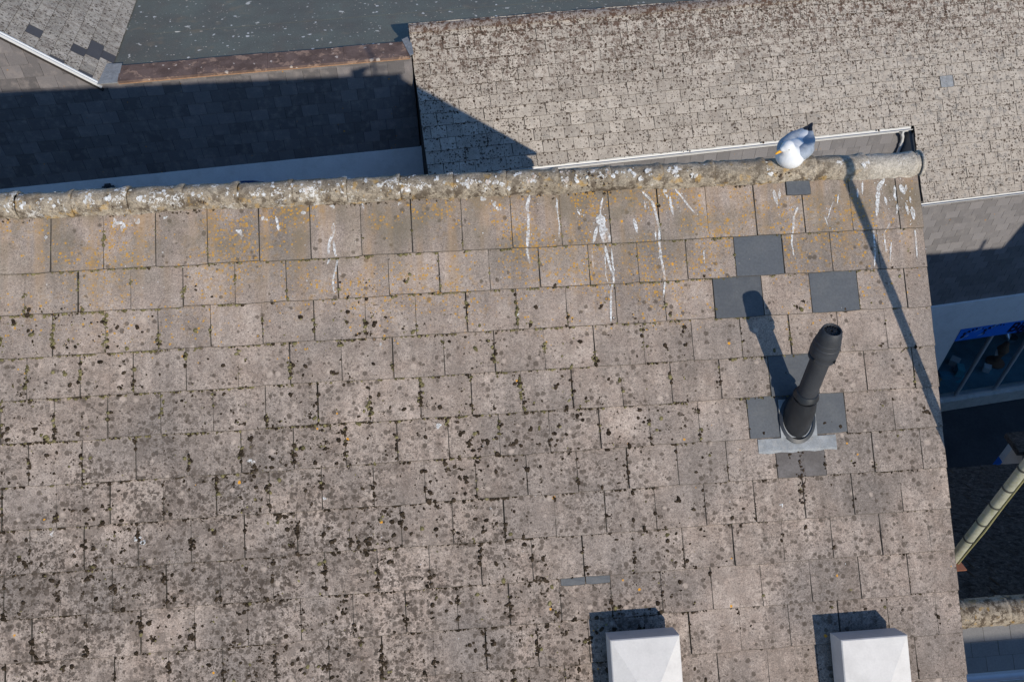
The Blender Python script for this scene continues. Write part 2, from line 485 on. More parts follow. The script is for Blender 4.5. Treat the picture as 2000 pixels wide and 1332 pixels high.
# ------------------------------------------------------------------ tile meshes
def tile_mesh(name, w, length, mat, seed, k, thick, gap=.0058, rag=.0020, nb=5, ns=3, ch=.0028, edge=None):
    """flat tile: bottom edge on y=0, top face sinking up the slope by k"""
    r = random.Random(seed)
    hw = w/2 - gap/2
    pts = []
    for i in range(nb+1):
        x = -hw + 2*hw*i/nb
        y = r.uniform(-rag, rag)
        if i in (0, nb): y += r.uniform(.001, .005); x *= 1 - r.uniform(0, .008)
        pts.append((x, y))
    for i in range(1, ns+1): pts.append((hw + r.uniform(-rag, rag)*.8, length*i/ns))
    for i in range(ns, 0, -1): pts.append((-hw + r.uniform(-rag, rag)*.8, length*i/ns))
    n = len(pts)
    bz = [r.uniform(-.0012, .0012) for _ in pts]
    top = [(x, y, -k*y + b) for (x, y), b in zip(pts, bz)]
    outer = [(x*(1+ch/hw), y - (ch if y < .01 else 0), -k*y + b - ch) for (x, y), b in zip(pts, bz)]
    bot = [(x, y, z - thick) for x, y, z in outer]
    fs = [list(range(n))]
    for i in range(n):
        j = (i+1) % n
        if i >= nb+1+ns-1 and i < nb+ns+1: continue
        fs.append([n+i, n+j, j, i]); fs.append([2*n+i, 2*n+j, n+j, n+i])
    me = bpy.data.meshes.new(name)
    me.from_pydata(top + outer + bot, [], fs)
    me.materials.append(mat); me.materials.append(edge or MEDGE)
    me.polygons.foreach_set('material_index', [0] + [1]*(len(fs)-1)); me.update()
    return me
def join_meshes(name, items, parent, mat, mw=None, **k):          # items: (mesh, matrix)
    vs, fs, mi = [], [], []
    for me, m in items:
        n = len(vs)
        vs += [tuple(m @ v.co) for v in me.vertices]
        fs += [[i+n for i in p.vertices] for p in me.polygons]
        mi += [p.material_index for p in me.polygons]
    o_ = mesh_obj(name, vs, fs, mat, parent, mw, **k)
    o_.data.materials.append(MEDGE)
    o_.data.polygons.foreach_set('material_index', mi)
    return o_

# ------------------------------------------------------------------ the near house
house = thing('house', (0, 2.0, GROUND), 'grey-brown tiled house filling the foreground, lichen-spotted slope and round ridge', 'house')
apex_y, apex_z = .318, .2745
far_p = R(35.5)
fy, fz = 6.72, apex_z - (6.72-apex_y)*math.tan(far_p)
wallp = [(0, -2.62, GROUND), (0, -2.62, -2.45), (0, .318, .14), (0, 6.5, fz-.05), (0, 6.5, GROUND)]
MB().prism([(2.735, y, z) for _, y, z in wallp], (-17, 0, 0)).obj('wall', MWALL, house)
SB = TS0 + TG*14
p_ = [roofp(0, -.42, -.035), roofp(0, SB-.02, -.035), roofp(0, SB-.02, -.075), roofp(0, -.42, -.075)]
roof = MB().prism([Vector((2.785, q.y, q.z)) for q in p_], (-17, 0, 0)).obj('roof', MDECK, house)
q0, q1 = Vector((0, apex_y+.01, apex_z-.05)), Vector((0, fy, fz))
nf = Vector((0, math.sin(far_p), math.cos(far_p)))
MB().prism([Vector((2.80, q.y, q.z)) for q in (q0, q1, q1-nf*.06, q0-nf*.06)], (-17, 0, 0)).obj('rear_slope', MT, house)
TH = .012
K1 = TH/TG
tile_v = [tile_mesh('roof_tile', TW, .325, MT, 100+i, K1, TH) for i in range(10)]
half_v = [tile_mesh('roof_tile', TW/2, .325, MT, 200+i, K1, TH, nb=3) for i in range(3)]
long_v = [tile_mesh('roof_tile', TW, .42, MT, 300+i, K1, TH) for i in range(5)]
longh_v = [tile_mesh('roof_tile', TW/2, .42, MT, 340, K1, TH, nb=3)]
slate_v = [tile_mesh('replacement_slate', TW, .325, MGREY, 400+i, K1, .007, .006, .0004) for i in range(3)]
old_v = [tile_mesh('roof_tile', TW, .325, MOLD, 410, K1, TH)]
def surf_h(s):                                     # height of the tiled surface above the slope plane
    r_ = max(1, math.floor((s - TS0)/TG) + 1)
    return K1*(s - (TS0 + r_*TG))
dark_slates = {(2, 1.65), (3, 1.485), (3, 2.145), (5, 1.815), (6, 1.65), (6, 1.98)}
rest = []
joints = []                                        # (row, x)
row_wave = {}
for row in range(1, 15):
    sb = TS0 + row*TG
    js = ([-14 + .5*(row % 2 == 0)])
    j = -16 + (0 if row % 2 else .5)
    while j < 17.45:
        j2 = min(j+1, 17.5)
        xc = TW*((j+j2)/2 - 9)
        full = (j2-j) > .9
        key = (row, round(xc, 3))
        vert = rng.choice
        r_ = random.Random(row*1000 + int(j*2))
        mw = Matrix.Translation(roofp(xc + r_.uniform(-.0026, .0026), sb + r_.uniform(-.004, .004), r_.uniform(0, .0025) + (.003 if any(row == a_ and abs(xc-b_) < .05 for a_, b_ in dark_slates) else 0))) @ ROOF_M @ Matrix.Rotation(r_.gauss(0, .0035), 4, 'Z') @ Matrix.Rotation(r_.gauss(0, .002), 4, 'Y')
        joints.append((row, TW*(j-9)))
        isd = any(row == a and abs(xc-b) < .05 for a, b in dark_slates)
        if isd:
            inst('replacement_slate', r_.choice(slate_v), roof, mw, label='smooth new dark grey replacement slate')
        elif row == 7 and abs(xc-1.815) < .05:
            inst('roof_tile', old_v[0], roof, mw)
        else:
            me = (r_.choice(long_v) if full else longh_v[0]) if row == 1 else (r_.choice(tile_v) if full else r_.choice(half_v))
            if j >= -4.6 and row <= 13: inst('roof_tile', me, roof, mw)
            else: rest.append((me, mw))
        j = j2
join_meshes('roof_tiles', rest, roof, MT, kind='stuff')

# ridge tiles
RA = roofp(0, -.372, -.035)
RR = .087
def ridge_mesh(name, length, rad, mat, seed, n=16, rough=.0045, span=(-20, 200)):
    r = random.Random(seed)
    vs, fs = [], []
    xs = [0, .01, .05] + [length*i/6 for i in range(1, 6)] + [length-.03, length-.004]
    for ix, x in enumerate(xs):
        for k in range(n+1):
            a = R(span[0] + (span[1]-span[0])*k/n)
            rr = rad + r.uniform(-rough, rough) - (.004 if ix in (0,) else 0) + (.009 if ix >= len(xs)-2 else 0)
            vs.append((x, -rr*math.cos(a), rr*math.sin(a)))
    m = n+1
    for i in range(len(xs)-1):
        for k in range(n): fs.append([i*m+k, (i+1)*m+k, (i+1)*m+k+1, i*m+k+1])
    for i, rev in ((0, False), (len(xs)-1, True)):
        b = len(vs)
        for k in range(m):
            v = vs[i*m+k]; vs.append((v[0], v[1]*.86, v[2]*.86))
        for k in range(n):
            f = [i*m+k, i*m+k+1, b+k+1, b+k]
            fs.append(f[::-1] if rev else f)
    me = bpy.data.meshes.new(name); me.from_pydata(vs, [], fs); me.materials.append(mat)
    me.polygons.foreach_set('use_smooth', [True]*len(me.polygons)); me.update()
    return me
RP = .349
ridge_v = [ridge_mesh('ridge_tile', RP+.004, RR, MRIDGE, i) for i in range(6)]
x = -3.161 - RP*16
i = 0
while x < 2.78:
    L = min(RP, 2.83-x)
    me = ridge_v[i % 6] if L > RP-.01 else ridge_mesh('ridge_tile', L, RR, MRIDGE, 50)
    r_ = random.Random(i+5)
    clean = x > 2.0
    inst('ridge_tile', me, roof, Matrix.Translation(Vector((x, RA.y, RA.z + r_.uniform(-.004, .004) + (.004 if i % 2 else 0)))) @ Matrix.Rotation(r_.gauss(0, .006), 4, 'Z') @ Matrix.Rotation(r_.gauss(0, .006), 4, 'Y'))
    x += RP; i += 1
# bedding mortar under the ridge
mb = MB()
xs = np.arange(-9, 2.79, .03)
lo = [(-.288 + .012*math.sin(x*7)*math.sin(x*2.3) + nr.uniform(-.006, .006)) for x in xs]
for a in range(len(xs)-1):
    mb.quad(roofp(xs[a], -.37, .03), roofp(xs[a], lo[a], surf_h(lo[a])+.003), roofp(xs[a+1], lo[a+1], surf_h(lo[a+1])+.003), roofp(xs[a+1], -.37, .03))
mb.obj('ridge_mortar', MRIDGE, roof)
# small slate slipped under the ridge and lead strips
me = tile_mesh('slate_slip', .162, .12, MGREY, 5, .02, .006, 0, .002)
inst('slate_slip', me, roof, Matrix.Translation(roofp(1.958, -.197, .0)) @ ROOF_M, label='small grey slate slip tucked under the ridge')
for xc in (.253, .416):
    me = tile_mesh('lead_strip', .155, .05, MGREY, 6, .03, .003, 0, .001)
    inst('lead_strip', me, roof, Matrix.Translation(roofp(xc, 2.275, -.001)) @ ROOF_M)

# moss cushions along joints and across the slope
def lumps(name, items, parent, seed=3, place=None, hfun=None):   # items: (x, s, r, h, colour)
    r = np.random.RandomState(seed)
    n = len(items)
    vs = np.zeros((n*15, 3)); cols = np.zeros((n*15, 4)); faces = []
    ca, sa = math.cos(AL), math.sin(AL)
    for i, (x, s, rad, hh, c) in enumerate(items):
        el = r.uniform(.75, 1.3); ph = r.uniform(0, 6.28)
        h0 = hfun(s) if hfun else surf_h(s)
        b = i*15
        pts = []
        for ring, (rf_, hf) in enumerate(((1.0, 0.0), (.72, .75))):
            for k in range(7):
                a = 2*math.pi*k/7 + ring*.4
                q = rad*rf_*r.uniform(.78, 1.2)
                dx, ds = q*math.cos(a)*el, q*math.sin(a)/el
                pts.append((x + dx*math.cos(ph) - ds*math.sin(ph), s + dx*math.sin(ph) + ds*math.cos(ph), h0 - .003 + hf*hh*r.uniform(.8, 1.2)))
        pts.append((x, s, h0 + hh))
        for k, (X, ss, h) in enumerate(pts):
            vs[b+k] = place(X, ss, h) if place else (X, -ss*ca - h*sa, -ss*sa + h*ca)
        cols[b:b+15, :3] = c; cols[b:b+15, 3] = 1
        cols[b+14, :3] = np.array(c)*1.3
        for k in range(7):
            k2 = (k+1) % 7
            faces.append((b+k, b+7+k, b+7+k2)[::-1]); faces.append((b+k, b+7+k2, b+k2)[::-1]); faces.append((b+7+k, b+14, b+7+k2)[::-1])
    me = bpy.data.meshes.new(name)
    me.from_pydata(vs.tolist(), [], faces)
    at = me.color_attributes.new('tint', 'FLOAT_COLOR', 'POINT')
    at.data.foreach_set('color', cols.ravel())
    me.materials.append(MMOSS)
    me.polygons.foreach_set('use_smooth', [True]*len(me.polygons)); me.update()
    return inst(name, me, parent, Matrix.Identity(4), kind='stuff')
def zone_dark(x, s):
    low = min(1, max(0, (s-.1)/1.0)); lf = min(1, max(.10, (1.9-x)/2.2))
    if x < -2.3 and s > .3: low = min(1, low + .35*min(1, (-2.3-x)/.6))
    return low*lf
def cluster(x, s):                                 # broad unevenness
    return .5 + .5*math.sin(x*1.9+1.2*math.sin(s*2.1+.5))*math.sin(s*2.6+1.1*math.sin(x*1.3))
def c_dark():
    k = nr.uniform(.6, 1.5); return (.036*k, .026*k, .017*k)
def c_olive():
    k = nr.uniform(.6, 1.4); return (.140*k, .120*k, .056*k)
def c_mix(s):
    return c_olive() if nr.rand() < max(.08, min(.9, 1.15 - s*.62)) else c_dark()
items = []
def rsize(med=.0042, sg=.55, mx=.016): return min(mx, med*math.exp(nr.normal(0, sg)))
for row, jx in joints:
    if jx < -4.4 or jx > 2.7 or row > 13: continue
    sb = TS0 + row*TG
    z = zone_dark(jx, sb); cl = cluster(jx, sb)
    grn = max(0, min(1, 1.15 - abs(sb-.6)*.5))*(1 if jx < 1.5 else .4)
    # vertical joint: one or two ragged runs with gaps
    for _run in range(2):
        if nr.rand() < .14 + .72*z + .42*grn:
            a = nr.uniform(0, .75); b = min(1, a + abs(nr.normal(.18, .16)) + .06)
            wid = nr.uniform(.002, .006)*(1 + 1.1*z)
            for _ in range(int((b-a)*TG/.0042*nr.uniform(.5, 1.1))):
                t_ = nr.beta(1.3, 1.3)
                rad = rsize(.0040 + .0036*z + .001*grn, .55, .016)
                items.append((jx + nr.normal(0, wid), sb - TG*(1 - a - (b-a)*t_), rad, rad*.6, c_mix(sb) if sb < 1.9 or nr.rand() < .15 else c_dark()))
    # course edge below the tile
    for seg in range(3):
        p = .10 + .30*z + .75*grn*(.45+.55*cl)
        if nr.rand() < p:
            x0 = jx + TW*seg/3; ln = TW/3*nr.uniform(.3, 1.15)
            for _ in range(int(ln/.0042*nr.uniform(.5, 1.1))):
                rad = rsize(.0036 + .001*z + .0016*grn)
                items.append((x0 + ln*nr.beta(1.2, 1.2), sb + .002 + abs(nr.normal(0, .005)), rad, rad*.6 + .003, c_mix(sb)))
# cushions standing on the tiles, in patches
cnt = 0
while cnt < 15500:
    x_, s_ = nr.uniform(-4.3, 2.72), nr.uniform(.15, 3.3)
    z = zone_dark(x_, s_); cl = cluster(x_*1.7+2, s_*1.6)
    if nr.rand() > (.015 + .985*z)*(.16 + 1.0*cl*cl): continue
    rad = rsize(.0054, .62, .021)
    k = 1 if nr.rand() < .6 else nr.randint(3, 9)
    for q_ in range(k):
        rr = rad*(1 if q_ == 0 else nr.uniform(.35, .9))
        items.append((x_ + (nr.normal(0, .012) if q_ else 0), s_ + (nr.normal(0, .012) if q_ else 0), rr, rr*.34, c_olive() if nr.rand() < .10 + .25*max(0, 1.2-s_) else c_dark()))
    cnt += 1
# dark crumbs below the ridge, and below the flue
for _ in range(2600):
    x_ = nr.uniform(-4.3, 1.6); 
    if math.sin(x_*5.1)+math.sin(x_*11.7+1) < nr.uniform(-.4, 1.6): continue
    rad = rsize(.0036)
    items.append((x_, -.285 + abs(nr.normal(0, .016)) - .008, rad, rad*.6, (.06, .045, .03)))
for _ in range(90):
    rad = abs(nr.normal(.005, .003)) + .002
    items.append((1.81 + nr.normal(0, .018), nr.uniform(1.52, 1.86), rad, rad*.7, (.05, .036, .025)))
# crust on the ridge
rit = []
for _ in range(2200):
    x_ = nr.uniform(-4.5, 1.9); a_ = nr.uniform(.05, 1.9)
    if math.sin(x_*4.3)+math.sin(x_*9.7+2)+math.sin(a_*5+x_*3) < nr.uniform(-.8, 2.4): continue
    rad = rsize(.0040, .5, .012)
    k = nr.rand()
    c = (.5, .49, .45) if k < .28 and a_ > .5 else ((.07, .05, .035) if k < .85 else (.2, .15, .07))
    rit.append((x_, a_*RR, rad, rad*.4, c))
def on_ridge(x, t, h):
    a = t/RR; r_ = RR + .003 + h
    return (x, RA.y - r_*math.cos(a), RA.z + r_*math.sin(a))
lumps('ridge_lichen', rit, roof, 5, on_ridge, lambda s: 0.0)
items = [t_ for t_ in items if t_[0] + t_[2] < 2.79]
lumps('moss', items, roof)

# bird droppings
DROPS = [
  ([(0.133,-0.288),(0.108,-0.202),(0.116,-0.135),(0.102,-0.002),(0.091,0.074),(0.104,0.175)],0.01),
  ([(0.621,-0.245),(0.598,-0.159),(0.598,-0.111)],0.008),
  ([(0.594,-0.13),(0.596,-0.082),(0.602,-0.034),(0.613,0.015),(0.614,0.067)],0.03),
  ([(0.57,-0.055),(0.552,0.002),(0.533,0.063)],0.012),
  ([(0.617,-0.052),(0.637,0.016),(0.642,0.069)],0.016),
  ([(0.613,0.082),(0.636,0.226),(0.654,0.275),(0.653,0.323),(0.63,0.388),(0.615,0.596)],0.009),
  ([(0.523,0.096),(0.522,0.23)],0.005),
  ([(0.654,0.103),(0.657,0.227),(0.661,0.256)],0.007),
  ([(0.609,0.139),(0.602,0.282),(0.626,0.378)],0.005),
  ([(0.888,-0.276),(0.928,-0.23),(0.959,-0.19),(0.972,-0.102),(0.984,-0.015),(0.98,0.067),(0.981,0.158),(0.992,0.274),(0.996,0.35),(0.98,0.445)],0.01),
  ([(0.898,-0.212),(0.905,-0.149)],0.007),
  ([(0.962,-0.035),(0.954,0.066)],0.006),
  ([(1.115,-0.279),(1.159,-0.219),(1.202,-0.149),(1.233,-0.109)],0.01),
  ([(1.075,-0.233),(1.078,-0.165),(1.087,-0.101)],0.01),
  ([(0.817,-0.091),(0.828,-0.042),(0.834,0.007)],0.014),
  ([(0.312,-0.26),(0.31,-0.164),(0.318,-0.067),(0.308,0.009)],0.005),
  ([(0.445,-0.162),(0.461,-0.132)],0.012),
  ([(-1.166,-0.16),(-1.174,-0.095),(-1.2,-0.03),(-1.207,0.026),(-1.205,0.082),(-1.22,0.11)],0.012),
  ([(-1.171,-0.048),(-1.166,0.037),(-1.152,0.085),(-1.171,0.159),(-1.188,0.214),(-1.185,0.289)],0.008),
  ([(-1.54,-0.226),(-1.528,-0.178),(-1.523,-0.127)],0.012),
  ([(-0.975,-0.288),(-0.964,-0.236)],0.008),
  ([(1.789,-0.243),(1.795,-0.194),(1.804,-0.134)],0.014),
  ([(1.831,-0.241),(1.82,-0.171)],0.01),
  ([(1.944,-0.116),(1.923,-0.075),(1.898,-0.031)],0.01),
  ([(2.191,-0.139),(2.166,-0.091),(2.138,-0.022)],0.004),
  ([(2.232,-0.19),(2.219,-0.124)],0.005),
  ([(2.566,-0.284),(2.538,-0.25),(2.517,-0.216),(2.502,-0.138),(2.482,-0.026)],0.016),
  ([(2.554,-0.157),(2.561,-0.097)],0.01),
  ([(2.633,-0.231),(2.623,-0.161),(2.63,-0.125)],0.014),
  ([(2.673,-0.237),(2.681,-0.201),(2.695,-0.165)],0.02),
  ([(2.713,-0.235),(2.704,-0.185)],0.012),
  ([(2.73,-0.149),(2.729,-0.106)],0.014),
  ([(2.693,-0.108),(2.7,-0.065),(2.703,-0.023)],0.01),
  ([(2.733,-0.078),(2.738,-0.028),(2.737,0.014)],0.014),
  ([(2.411,-0.27),(2.399,-0.179)],0.006),
  ([(2.37,-0.223),(2.365,-0.159)],0.008),
  ([(2.635,-0.104),(2.624,-0.037)],0.01),
  ([(1.909,-0.045),(1.893,0.051),(1.88,0.121),(1.886,0.221)],0.007),
  ([(2.455,0.054),(2.45,0.193),(2.433,0.32)],0.007),
  ([(2.566,0.028),(2.523,0.097),(2.525,0.226)],0.007),
  ([(2.743,0.08),(2.74,0.18),(2.735,0.276)],0.007),
  ([(2.568,0.157),(2.54,0.304)],0.006),
  ([(2.118,-0.051),(2.137,0.021)],0.005),
  ([(1.274,0.147),(1.274,0.238)],0.004),
]
mb = MB()
def strip(pts, w, seed):
    r = random.Random(seed)
    P = []
    for (a, b) in zip(pts[:-1], pts[1:]):
        L = math.hypot(b[0]-a[0], b[1]-a[1]); m = max(1, int(L/.006))
        for q in range(m): P.append((a[0]+(b[0]-a[0])*q/m, a[1]+(b[1]-a[1])*q/m))
    P.append(pts[-1])
    left, right = [], []
    n = len(P); wv = 1.0
    for i, (x, s) in enumerate(P):
        wv = .75*wv + .25*r.uniform(.3, 1.7)
        e_ = min(1, .25 + min(i, n-1-i)/5)
        ww = w*.5*wv*e_*(1.15 - .35*i/n)
        dx = r.uniform(-.0012, .0012)
        h = surf_h(s) + .0045
        left.append(roofp(x-ww+dx, s, h)); right.append(roofp(x+ww+dx, s, h))
    for i in range(n-1):
        if abs(surf_h(P[i][1]) - surf_h(P[i+1][1])) > .006: continue
        mb.quad(left[i], left[i+1], right[i+1], right[i])
def blob(x, s, rad, seed):
    r = random.Random(seed); n = 9
    el = r.uniform(.6, 1.5)
    ring = [roofp(x + rad*el*math.cos(2*math.pi*k/n)*r.uniform(.6, 1.25), s + rad/el*math.sin(2*math.pi*k/n)*r.uniform(.6, 1.25), 0) for k in range(n)]
    out = []
    for q in ring:
        ss = -(q.y*math.cos(AL) + q.z*math.sin(AL)); out.append(roofp(q.x, ss, surf_h(ss) + .0045))
    mb.add(out, [list(range(n))])
for i, (pts, w) in enumerate(DROPS): strip(pts, w*1.7, i)
for i in range(320):
    pts, w = rng.choice(DROPS); q = rng.choice(pts)
    blob(q[0] + rng.gauss(0, .03), q[1] + rng.gauss(0, .03), rng.uniform(.0012, .0045), i)
for i, (x_, s_, r_) in enumerate([(-1.63, -.21, .016), (-1.60, -.20, .012), (-1.36, -.24, .018), (-.73, -.27, .014), (-.18, -.27, .022), (-.10, -.24, .018), (-.08, -.20, .016), (-1.17, -.27, .014), (-2.55, -.22, .03), (-2.52, -.2, .022), (-2.42, -.235, .02), (-2.25, -.25, .012), (-3.0, -.16, .012), (-1.78, -.13, .02), (-1.76, -.1, .016), (-.55, 1.2, .02), (-1.75, 1.36, .016), (-1.3, 1.62, .01), (-3.0, 1.72, .012), (-2.45, 1.8, .02), (-2.49, 1.79, .012), (1.66, 1.86, .012), (-.25, 1.75, .009), (.3, -.19, .008), (.19, -.22, .008), (.95, -.2, .01), (1.03, -.27, .016), (1.05, -.24, .012), (-.9, .65, .012), (.0, .5, .008)]):
    for k in range(4): blob(x_ + rng.gauss(0, r_*.5), s_ + rng.gauss(0, r_*.5), r_*rng.uniform(.3, .75), i*7+k)
for i in range(70):
    x_ = rng.uniform(-3.4, 2.7); blob(x_, rng.uniform(-.27, .3), rng.uniform(.0015, .005), 900+i)
for i in range(50):
    blob(rng.uniform(-3.4, 2.7), rng.uniform(.2, 3.2), rng.uniform(.0015, .004), 1900+i)
mb.obj('bird_droppings', MDROP, roof, kind='stuff')
# droppings and lichen crust on the ridge
mb = MB()
def rblob(x, a, rad, seed):                        # on the round ridge: a = angle above the near horizontal
    r = random.Random(seed); n = 9; q = []
    for k in range(n):
        xx = x + rad*math.cos(2*math.pi*k/n)*r.uniform(.55, 1.3); aa = a + rad/RR*math.sin(2*math.pi*k/n)*r.uniform(.55, 1.3)
        q.append(Vector((xx, RA.y - (RR+.0095)*math.cos(aa), RA.z + (RR+.0095)*math.sin(aa))))
    mb.add(q, [list(range(n))])
for i in range(46):
    x_ = rng.uniform(-3.5, 1.3); a_ = rng.uniform(.55, 1.5)
    for k in range(4): rblob(x_ + rng.gauss(0, .02), a_ + rng.gauss(0, .14), rng.uniform(.004, .016), i*9+k)
for (x_, a_) in ((.17, .9), (.14, .7), (1.10, .9), (1.12, .7), (1.07, 1.1), (.93, 1.0), (1.72, .75), (1.74, .55), (2.42, .95), (2.40, .7)):
    for k in range(5): rblob(x_ + rng.gauss(0, .012), a_ + rng.gauss(0, .12), rng.uniform(.004, .015), int(x_*900)+k)
mb.obj('ridge_droppings', MDROP, roof, kind='stuff')

# ------------------------------------------------------------------ flue on the roof
B = Vector((1.8098, -.9874, -.8527))
flue = thing('flue_terminal', B, 'black vertical boiler flue with ribbed cap rising through the tiled slope', 'flue')
TB = Matrix.Translation(B)
mb = MB()
cols_ = 14
for (x0, x1, s0, s1, hb) in ((1.538, 2.066, 1.424, 1.520, None), (1.69, 1.935, 1.17, 1.424, .011)):
    for a in range(cols_):
        for b in range(6):
            def pt(i, j):
                X = x0 + (x1-x0)*i/cols_; s = s0 + (s1-s0)*j/6
                h = (surf_h(s) + .0065 if hb is None else hb + max(0, surf_h(s)+.003)) + .0022*math.sin(X*31+s*17)*math.sin(X*13)
                if hb is None and j == 6: h -= .004; s += .004*math.sin(X*40)
                return roofp(X, s, h)
            mb.quad(pt(a, b), pt(a, b+1), pt(a+1, b+1), pt(a+1, b))
mb.obj('lead_flashing', MLEAD, flue, smooth=R(40))
mb = MB()
mb.lathe([(.102, -.16), (.1, -.06), (.096, .03), (.094, .10), (.09, .14), (.08, .185), (.076, .21), (.070, .212), (.070, .15)], 40)
col_ = mb.obj('weathering_sleeve', MBLK, flue, TB, smooth=R(35))
# flange of the sleeve lying on the slope
mb = MB(); ring = []
for rr, hh in ((.103, .022), (.122, .014), (.124, .004)):
    for k in range(40):
        a = 2*math.pi*k/40
        X, Y = 1.8098 + rr*math.cos(a), rr*math.sin(a)/math.cos(AL)
        ring.append(roofp(X, 1.3046 - Y, hh))
fs = []
for i in range(2):
    for k in range(40): fs.append([i*40+k, i*40+(k+1) % 40, (i+1)*40+(k+1) % 40, (i+1)*40+k])
mb.add(ring, fs).obj('flange', MBLK, col_, smooth=R(30))
MB().lathe([(.061, -.05), (.061, .40), (.060, .60)], 36).obj('pipe', MBLK2, flue, TB, smooth=R(30))
MB().lathe([(.0615, .275), (.068, .272), (.080, .246), (.082, .238), (.078, .234), (.063, .255)], 36).obj('storm_collar', MBLK, flue, TB, smooth=R(35))
cap = MB().lathe([(0.0615, 0.592), (0.0781, 0.592), (0.0818, 0.597), (0.0818, 0.612), (0.0707, 0.618), (0.0707, 0.628), (0.0818, 0.63), (0.0842, 0.637), (0.0842, 0.668), (0.0828, 0.672), (0.0823, 0.703), (0.0791, 0.707), (0.0767, 0.738), (0.0735, 0.741), (0.0684, 0.785), (0.0586, 0.822), (0.0539, 0.828), (0.05, 0.828), (0.047, 0.822), (0.047, 0.775)], 44).obj('cap', MBLK2, flue, TB, smooth=R(28))
mb = MB().lathe([(.047, .79), (.0, .79)], 24)
mb.obj('grille_floor', mat_plain('near_black', (.004, .004, .004), .9), cap, TB)  # near-black disc closing the cap below the grille
mb = MB()
for k in range(14):
    a = 2*math.pi*k/14
    r0, r1 = .012, .047
    c, s_ = math.cos(a), math.sin(a)
    tx, ty = -s_*.0016, c*.0016
    z0, z1 = .805, .817
    mb.prism([(c*r0-tx, s_*r0-ty, z0), (c*r1-tx*1.6, s_*r1-ty*1.6, z0), (c*r1+tx*1.6, s_*r1+ty*1.6, z0), (c*r0+tx, s_*r0+ty, z0)], (0, 0, z1-z0))
for rr in (.012, .028): mb.lathe([(rr-.0018, .806), (rr-.0018, .8165), (rr+.0018, .8165), (rr+.0018, .806)], 20)
mb.obj('grille', MBLK, cap, TB)
for k in range(4):
    a = 2*math.pi*k/4 + .6
    m = TB @ Matrix.Rotation(a, 4, 'Z')
    MB().box((.072, -.003, .606), (.0895, .003, .634)).obj('spacer', MBLK, cap, m)

# ------------------------------------------------------------------ two white roof vents
def roof_vent(x0, x1, s0, s1, h1, h2, pk, label):
    c = roofp((x0+x1)/2, (s0+s1)/2, 0)
    t = thing('roof_vent', c, label, 'vent', 'white vents low on the near slope')
    ins = .045
    MB().prism([roofp(x0+ins, s0+ins, -.02), roofp(x1-ins, s0+ins, -.02), roofp(x1-ins, s1-ins, -.02), roofp(x0+ins, s1-ins, -.02)], roofp(0, 0, h1+.025)-roofp(0, 0, 0)).obj('upstand', MBLK2, t)
    q = [(x0, s0), (x1, s0), (x1, s1), (x0, s1)]
    ch = .006
    mb = MB()
    vs = [roofp(a, b, h1) for a, b in q] + [roofp(a, b, h2-ch) for a, b in q]
    qi = [(x0+ch, s0+ch), (x1-ch, s0+ch), (x1-ch, s1-ch), (x0+ch, s1-ch)]
    vs += [roofp(a, b, h2) for a, b in qi] + [roofp((x0+x1)/2, (s0+s1)/2, h2+pk)]
    fs = [[0, 1, 2, 3][::-1]]
    for i in range(4):
        j = (i+1) % 4
        fs += [[i, j, 4+j, 4+i], [4+i, 4+j, 8+j, 8+i], [8+i, 8+j, 12]]
    mb.add(vs, fs).obj('cowl', MVENT, t)
roof_vent(.431, .863, 2.564, 3.30, .07, .235, .085, 'white pyramid-topped roof vent at bottom centre, the left one of the pair')
roof_vent(1.886, 2.314, 2.682, 3.42, .055, .212, .05, 'white pyramid-topped roof vent beside the right verge, the right one of the pair')

# ------------------------------------------------------------------ gull on the ridge
def ellipsoids_mesh(name, ells, mat, vox=.008, smooth_it=6):
    bm = bmesh.new()
    for (c, r_, rot) in ells:
        m = Matrix.Translation(Vector(c)) @ rot @ Matrix.Diagonal((*r_, 1))
        bmesh.ops.create_uvsphere(bm, u_segments=24, v_segments=14, radius=1.0, matrix=m)
    me = bpy.data.meshes.new(name+'_src'); bm.to_mesh(me); bm.free()
    ob = bpy.data.objects.new(name+'_src', me); COL.objects.link(ob)
    md = ob.modifiers.new('r', 'REMESH'); md.mode = 'VOXEL'; md.voxel_size = vox
    sm = ob.modifiers.new('s', 'SMOOTH'); sm.factor = .5; sm.iterations = smooth_it
    dg = bpy.context.evaluated_depsgraph_get()
    out = bpy.data.meshes.new_from_object(ob.evaluated_get(dg))
    bpy.data.objects.remove(ob)
    out.name = name
    out.materials.clear(); out.materials.append(mat)
    out.polygons.foreach_set('use_smooth', [True]*len(out.polygons))
    return out
I4 = Matrix.Identity(4)
MFEATH = mat_plain('white_feather', (.70, .70, .69), .8, .03, 30., .1)
MGREYF = mat_plain('grey_feather', (.29, .325, .37), .8, .22, 30., .1, 0, .4)
MBLKF = mat_plain('black_feather', (.012, .014, .02), .7, .1, 20., .2)
MBEAK = mat_plain('yellow_beak', (.75, .36, .02), .45, .08, 40., .4)
MEYE = mat_plain('pale_eye', (.5, .42, .15), .2)
MPUP = mat_plain('pupil', (.01, .01, .01), .1)
g0 = Vector((1.915, .32, .285))
gull = thing('gull', g0, 'white and grey gull sitting on the ridge near its right end', 'bird')
GH = R(198)                                         # heading: local +Y turned to the near side
GM = Matrix.Translation(g0) @ Matrix.Rotation(R(142), 4, 'Z') @ Matrix.Diagonal((.98, .88, .92, 1))
def rx(a): return Matrix.Rotation(R(a), 4, 'X')
def rz(a): return Matrix.Rotation(R(a), 4, 'Z')
